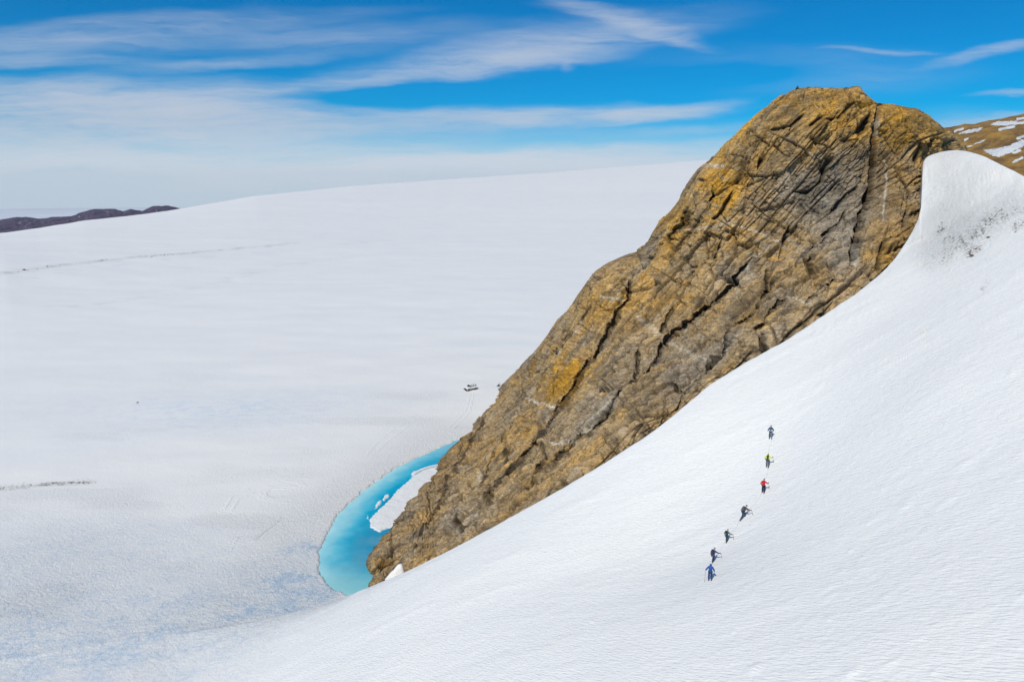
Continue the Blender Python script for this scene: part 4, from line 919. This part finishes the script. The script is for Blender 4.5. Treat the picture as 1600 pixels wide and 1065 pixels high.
        tag(e, plabel, 'trekking pole', 'trekking poles held by the climbers')
    return M @ (P + V3(0, .17, .06)), M @ (P + V3(0, -.17, .06))
H = []
H.append(hiker(0, 1203.5, 685, 'topmost climber of the line, blue jacket, dark green hat and blue backpack', 4, (.02, .06, .13), (.06, .065, .07), (.005, .07, .065), .14, (-.16, .10, -.40), (.17, .12, -.40), .26, .95,
    pack=((.04, .10, .18), (.62, .52, .60)), poles=(), packlabel='dark blue backpack with a pale pocket on the topmost climber'))
H.append(hiker(1, 1198.5, 731, 'climber in a bright yellow-green jacket and grey trousers, second from the top', -6, (.56, .66, .02), (.10, .10, .11), (.40, .48, .03), .18, (-.12, .08, -.42), (.30, .26, -.14), .30, 1.0,
    pack=((.03, .035, .02), (.05, .06, .03)), packlabel='black backpack on the climber in the yellow-green jacket', poles=(('R', .12, .10, 'trekking pole in the right hand of the climber in yellow-green'),)))
H.append(hiker(2, 1192, 771, 'climber in a red jacket and black trousers, third from the top', -4, (.62, .012, .035), (.015, .017, .03), (.22, .015, .03), .16, (-.12, .10, -.40), (.28, .28, -.22), .32, .98,
    pack=((.50, .015, .035), (.35, .02, .03)), packlabel='red backpack on the climber in the red jacket', poles=(('R', .10, .05, 'trekking pole in the right hand of the climber in red'),)))
H.append(hiker(3, 1160, 811, 'climber in dark brown-grey clothes leaning far forward in mid stride, fourth from the top', -34, (.045, .04, .05), (.03, .035, .055), (.05, .035, .035), .55, (-.05, .42, -.26), (.14, .46, -.18), .62, 1.0,
    pack=((.10, .10, .115), (.22, .22, .24)), packlabel='dark grey backpack with pale marks on the climber leaning forward', poles=(('R', .05, .18, 'trekking pole planted ahead by the climber leaning forward'),)))
H.append(hiker(4, 1134.5, 848, 'climber in a dark green jacket with a grey-green hood, fifth from the top', -8, (.03, .10, .085), (.02, .05, .05), (.12, .22, .20), .22, (-.18, .05, -.38), (.34, .30, -.26), .28, .88,
    pack=((.03, .04, .05), (.20, .22, .22)), hood=False, packlabel='small dark backpack on the climber in the dark green jacket', poles=(('R', .06, .10, 'trekking pole in the right hand of the climber in dark green'),)))
H.append(hiker(5, 1113, 880, 'climber in a navy jacket with a grey hat, just above the last one', -14, (.018, .035, .12), (.012, .022, .05), (.20, .20, .22), .28, (-.14, .10, -.40), (.38, .36, -.20), .30, .97,
    pack=((.025, .035, .09), (.16, .03, .05)), packlabel='navy backpack with a maroon pocket on the climber with the grey hat', poles=(('R', .10, .12, 'trekking pole in the right hand of the climber with the grey hat'),)))
H.append(hiker(6, 1109, 908, 'last climber at the bottom of the line, bright blue jacket with the hood up', 2, (.008, .07, .30), (.008, .035, .15), (.01, .1, .4), .06, (-.24, -.02, -.34), (.17, .10, -.42), .18, 1.05,
    pack=None, hood=True, poles=(('L', -.06, .02, 'trekking pole in the left hand of the last climber in bright blue'),)))
# the rope between them
bm = bmesh.new(); pts = []
for k in range(6):
    a_, b_ = H[k + 1][0], H[k][1]; n = 26
    for j in range(n + 1):
        t_ = j / n; p_ = a_.lerp(b_, t_); p_.z -= 0.55 * 4 * t_ * (1 - t_); p_.x += .12 * math.sin(t_ * 9 + k); p_.z = max(p_.z, ground_z(p_.x, p_.y) + .03); pts.append(p_)
    pts.append(None)
for u, v in zip(pts[:-1], pts[1:]):
    if u is not None and v is not None: cyl(bm, u, v, .009, .009, 6)
for k in range(1, 6): cyl(bm, H[k][0], H[k][1], .012, .012, 6)
me = bpy.data.meshes.new('climbing_rope'); bm.to_mesh(me); bm.free(); tag(link('climbing_rope', me, material('rope', (.74, .72, .70), .8)), 'thin pale rope running over the snow from climber to climber', 'rope')

# ------------------------------------------------------------------ the truck
def truck():
    q = on_ground(733.2, 611.2); e = empty('off_road_truck', q, 0)
    WH = material('white_paint', (.80, .80, .78), .35); GL = material('window_glass', (.015, .02, .025), .08); RB = material('rubber', (.018, .018, .02), .8); BK = material('black_trim', (.02, .02, .022), .6); LT = material('lamp_glass', (.6, .6, .58), .1)
    def prism(name, prof, x0, x1, mat, bev=.03, par=e):
        bm = bmesh.new(); va = [bm.verts.new((x0, y, z)) for y, z in prof]; vb = [bm.verts.new((x1, y, z)) for y, z in prof]; n = len(prof)
        bm.faces.new(va); bm.faces.new(vb[::-1])
        for k in range(n): bm.faces.new((va[k], vb[k], vb[(k + 1) % n], va[(k + 1) % n]))
        bmesh.ops.recalc_face_normals(bm, faces=bm.faces); bmesh.ops.bevel(bm, geom=list(bm.edges), offset=bev, segments=2, affect='EDGES')
        me = bpy.data.meshes.new(name); bm.to_mesh(me); bm.free(); return link(name, me, mat, par)
    # local: front at -Y, width along X (+-0.95); the front right corner stands at the origin of the turn
    prism('body', [(-2.35, .72), (-2.35, 1.22), (-2.2, 1.36), (-1.15, 1.48), (2.3, 1.50), (2.35, .72)], -.95, .95, WH, .05)
    cab = prism('cabin', [(-1.15, 1.48), (-.55, 2.22), (2.15, 2.26), (2.3, 1.50)], -.86, .86, WH, .05)
    for sx in (-1, 1):
        x = sx * .872
        for y0_, y1_ in ((-.62, -.02), (.34, .92), (1.34, 1.86)): prism('side_window', [(y0_ - (.22 if y0_ < 0 else 0), 1.62), (y0_ + (.14 if y0_ < 0 else .04), 2.0), (y1_, 2.0), (y1_, 1.62)], x - .012, x + .012, GL, .008)
    prism('windscreen', [(-1.13, 1.56), (-.66, 2.14), (-.64, 2.12), (-1.10, 1.54)], -.74, .74, GL, .004); prism('rear_window', [(2.20, 1.66), (2.235, 1.66), (2.20, 2.1), (2.165, 2.1)], -.6, .6, GL, .004)
    prism('roof_rack', [(-.3, 2.30), (-.3, 2.38), (2.0, 2.38), (2.0, 2.30)], -.72, .72, material('pale_rack', (.78, .78, .76), .5), .02)
    prism('front_bumper', [(-2.58, .58), (-2.58, .86), (-2.36, .9), (-2.36, .56)], -.98, .98, BK, .03); prism('rear_bumper', [(2.36, .6), (2.36, .82), (2.5, .82), (2.5, .6)], -.9, .9, BK, .03)
    prism('grille', [(-2.375, .92), (-2.375, 1.16), (-2.35, 1.16), (-2.35, .92)], -.48, .48, BK, .005); prism('chassis', [(-2.1, .52), (-2.1, .74), (2.2, .74), (2.2, .52)], -.5, .5, BK, .03)
    for sx in (-.70, .70):
        cylm('headlight', [((sx, -2.39, 1.05), (sx, -2.33, 1.05), .12, .12)], LT, e, 16)
    for sx in (-1, 1):
        boxm('mirror', .16, .08, .24, (sx * 1.05, -.92, 1.62), BK, e, .02)
        for y in (-1.45, 1.40):
            bm = bmesh.new(); cyl(bm, (sx * .66, y, .50), (sx * 1.10, y, .50), .50, .50, 28); bmesh.ops.bevel(bm, geom=[ed for ed in bm.edges if ed.is_manifold and ed.calc_face_angle(0) > 1.0], offset=.06, segments=3, affect='EDGES')
            me = bpy.data.meshes.new('wheel'); bm.to_mesh(me); bm.free(); wl = link('wheel', me, RB, e); cylm('rim', [((sx * 1.06, y, .50), (sx * 1.115, y, .50), .24, .22)], METAL, wl, 18)
            prism('wheel_arch', [(y - .62, .70), (y - .48, 1.06), (y + .48, 1.06), (y + .62, .70), (y + .54, .70), (y + .42, .98), (y - .42, .98), (y - .54, .70)], sx * .9, sx * 1.12, WH, .01)
    cylm('snorkel', [((.90, -1.05, 1.3), (.90, -.75, 2.3), .045, .045)], BK, e, 8)
    e.rotation_euler = (0, 0, R_(-54)); e.location = Vector(q) + Vector((.4, 1.9, -.04)); e.scale = (.96,) * 3
    tag(e, 'white off-road truck with dark windows and big black wheels parked alone on the glacier', 'truck')
truck()
def sledge():
    q = on_ground(779, 603); e = empty('sledge', q, R_(-20)); WD = material('dark_wood', (.06, .045, .03), .7, var=.3); CN = material('grey_canvas', (.10, .10, .11), .8, var=.3)
    for sx in (-.36, .36): cylm('runner', [((sx, -1.1, .05), (sx, 1.0, .05), .04, .04), ((sx, -1.1, .05), (sx, -1.35, .3), .04, .03)], WD, e, 8)
    bm = bmesh.new()
    for k in range(7): cyl(bm, (-.42, -.95 + k * .3, .26), (.42, -.95 + k * .3, .26), .03, .03, 6)
    for sx in (-.36, .36):
        for y in (-.8, 0, .8): cyl(bm, (sx, y, .05), (sx, y, .26), .025, .025, 6)
    me = bpy.data.meshes.new('slats'); bm.to_mesh(me); bm.free(); link('slats', me, WD, e)
    cylm('handle', [((-.36, 1.0, .05), (-.36, 1.25, .9), .025, .025), ((.36, 1.0, .05), (.36, 1.25, .9), .025, .025), ((-.36, 1.25, .9), (.36, 1.25, .9), .025, .025)], WD, e, 8)
    tag(e, 'small dark sledge standing on the snow where the rock meets the glacier', 'sledge')
    bg_ = boxm('cargo_bag', .6, 1.1, .34, (0, 0, 0), CN, None, .1); bg_.location = Vector(q) + Vector((0, -.05, .46)); bg_.rotation_euler = (0, 0, R_(-20)); tag(bg_, 'grey cargo bag lying on the dark sledge', 'bag')
sledge()

# ------------------------------------------------------------------ the air
def haze():
    bm = bmesh.new(); bmesh.ops.create_cube(bm, size=1.0)
    for v in bm.verts: v.co = Vector((v.co.x * 30000, v.co.y * 30000, (v.co.z + .5) * (420 + 245) - 245))
    me = bpy.data.meshes.new('haze'); bm.to_mesh(me); bm.free(); mt = bpy.data.materials.new('haze'); mt.use_nodes = True; t = NT(mt.node_tree); t.n.clear()
    v = t.new('ShaderNodeVolumePrincipled'); v.inputs['Color'].default_value = (.90, .95, 1.0, 1); v.inputs['Density'].default_value = 2.6e-5; v.inputs['Anisotropy'].default_value = 0.2
    o = t.new('ShaderNodeOutputMaterial'); t.l.new(v.outputs[0], o.inputs['Volume']); tag(link('haze', me, mt), 'pale blue air between the near snow and the far hills', kind='stuff')
haze()
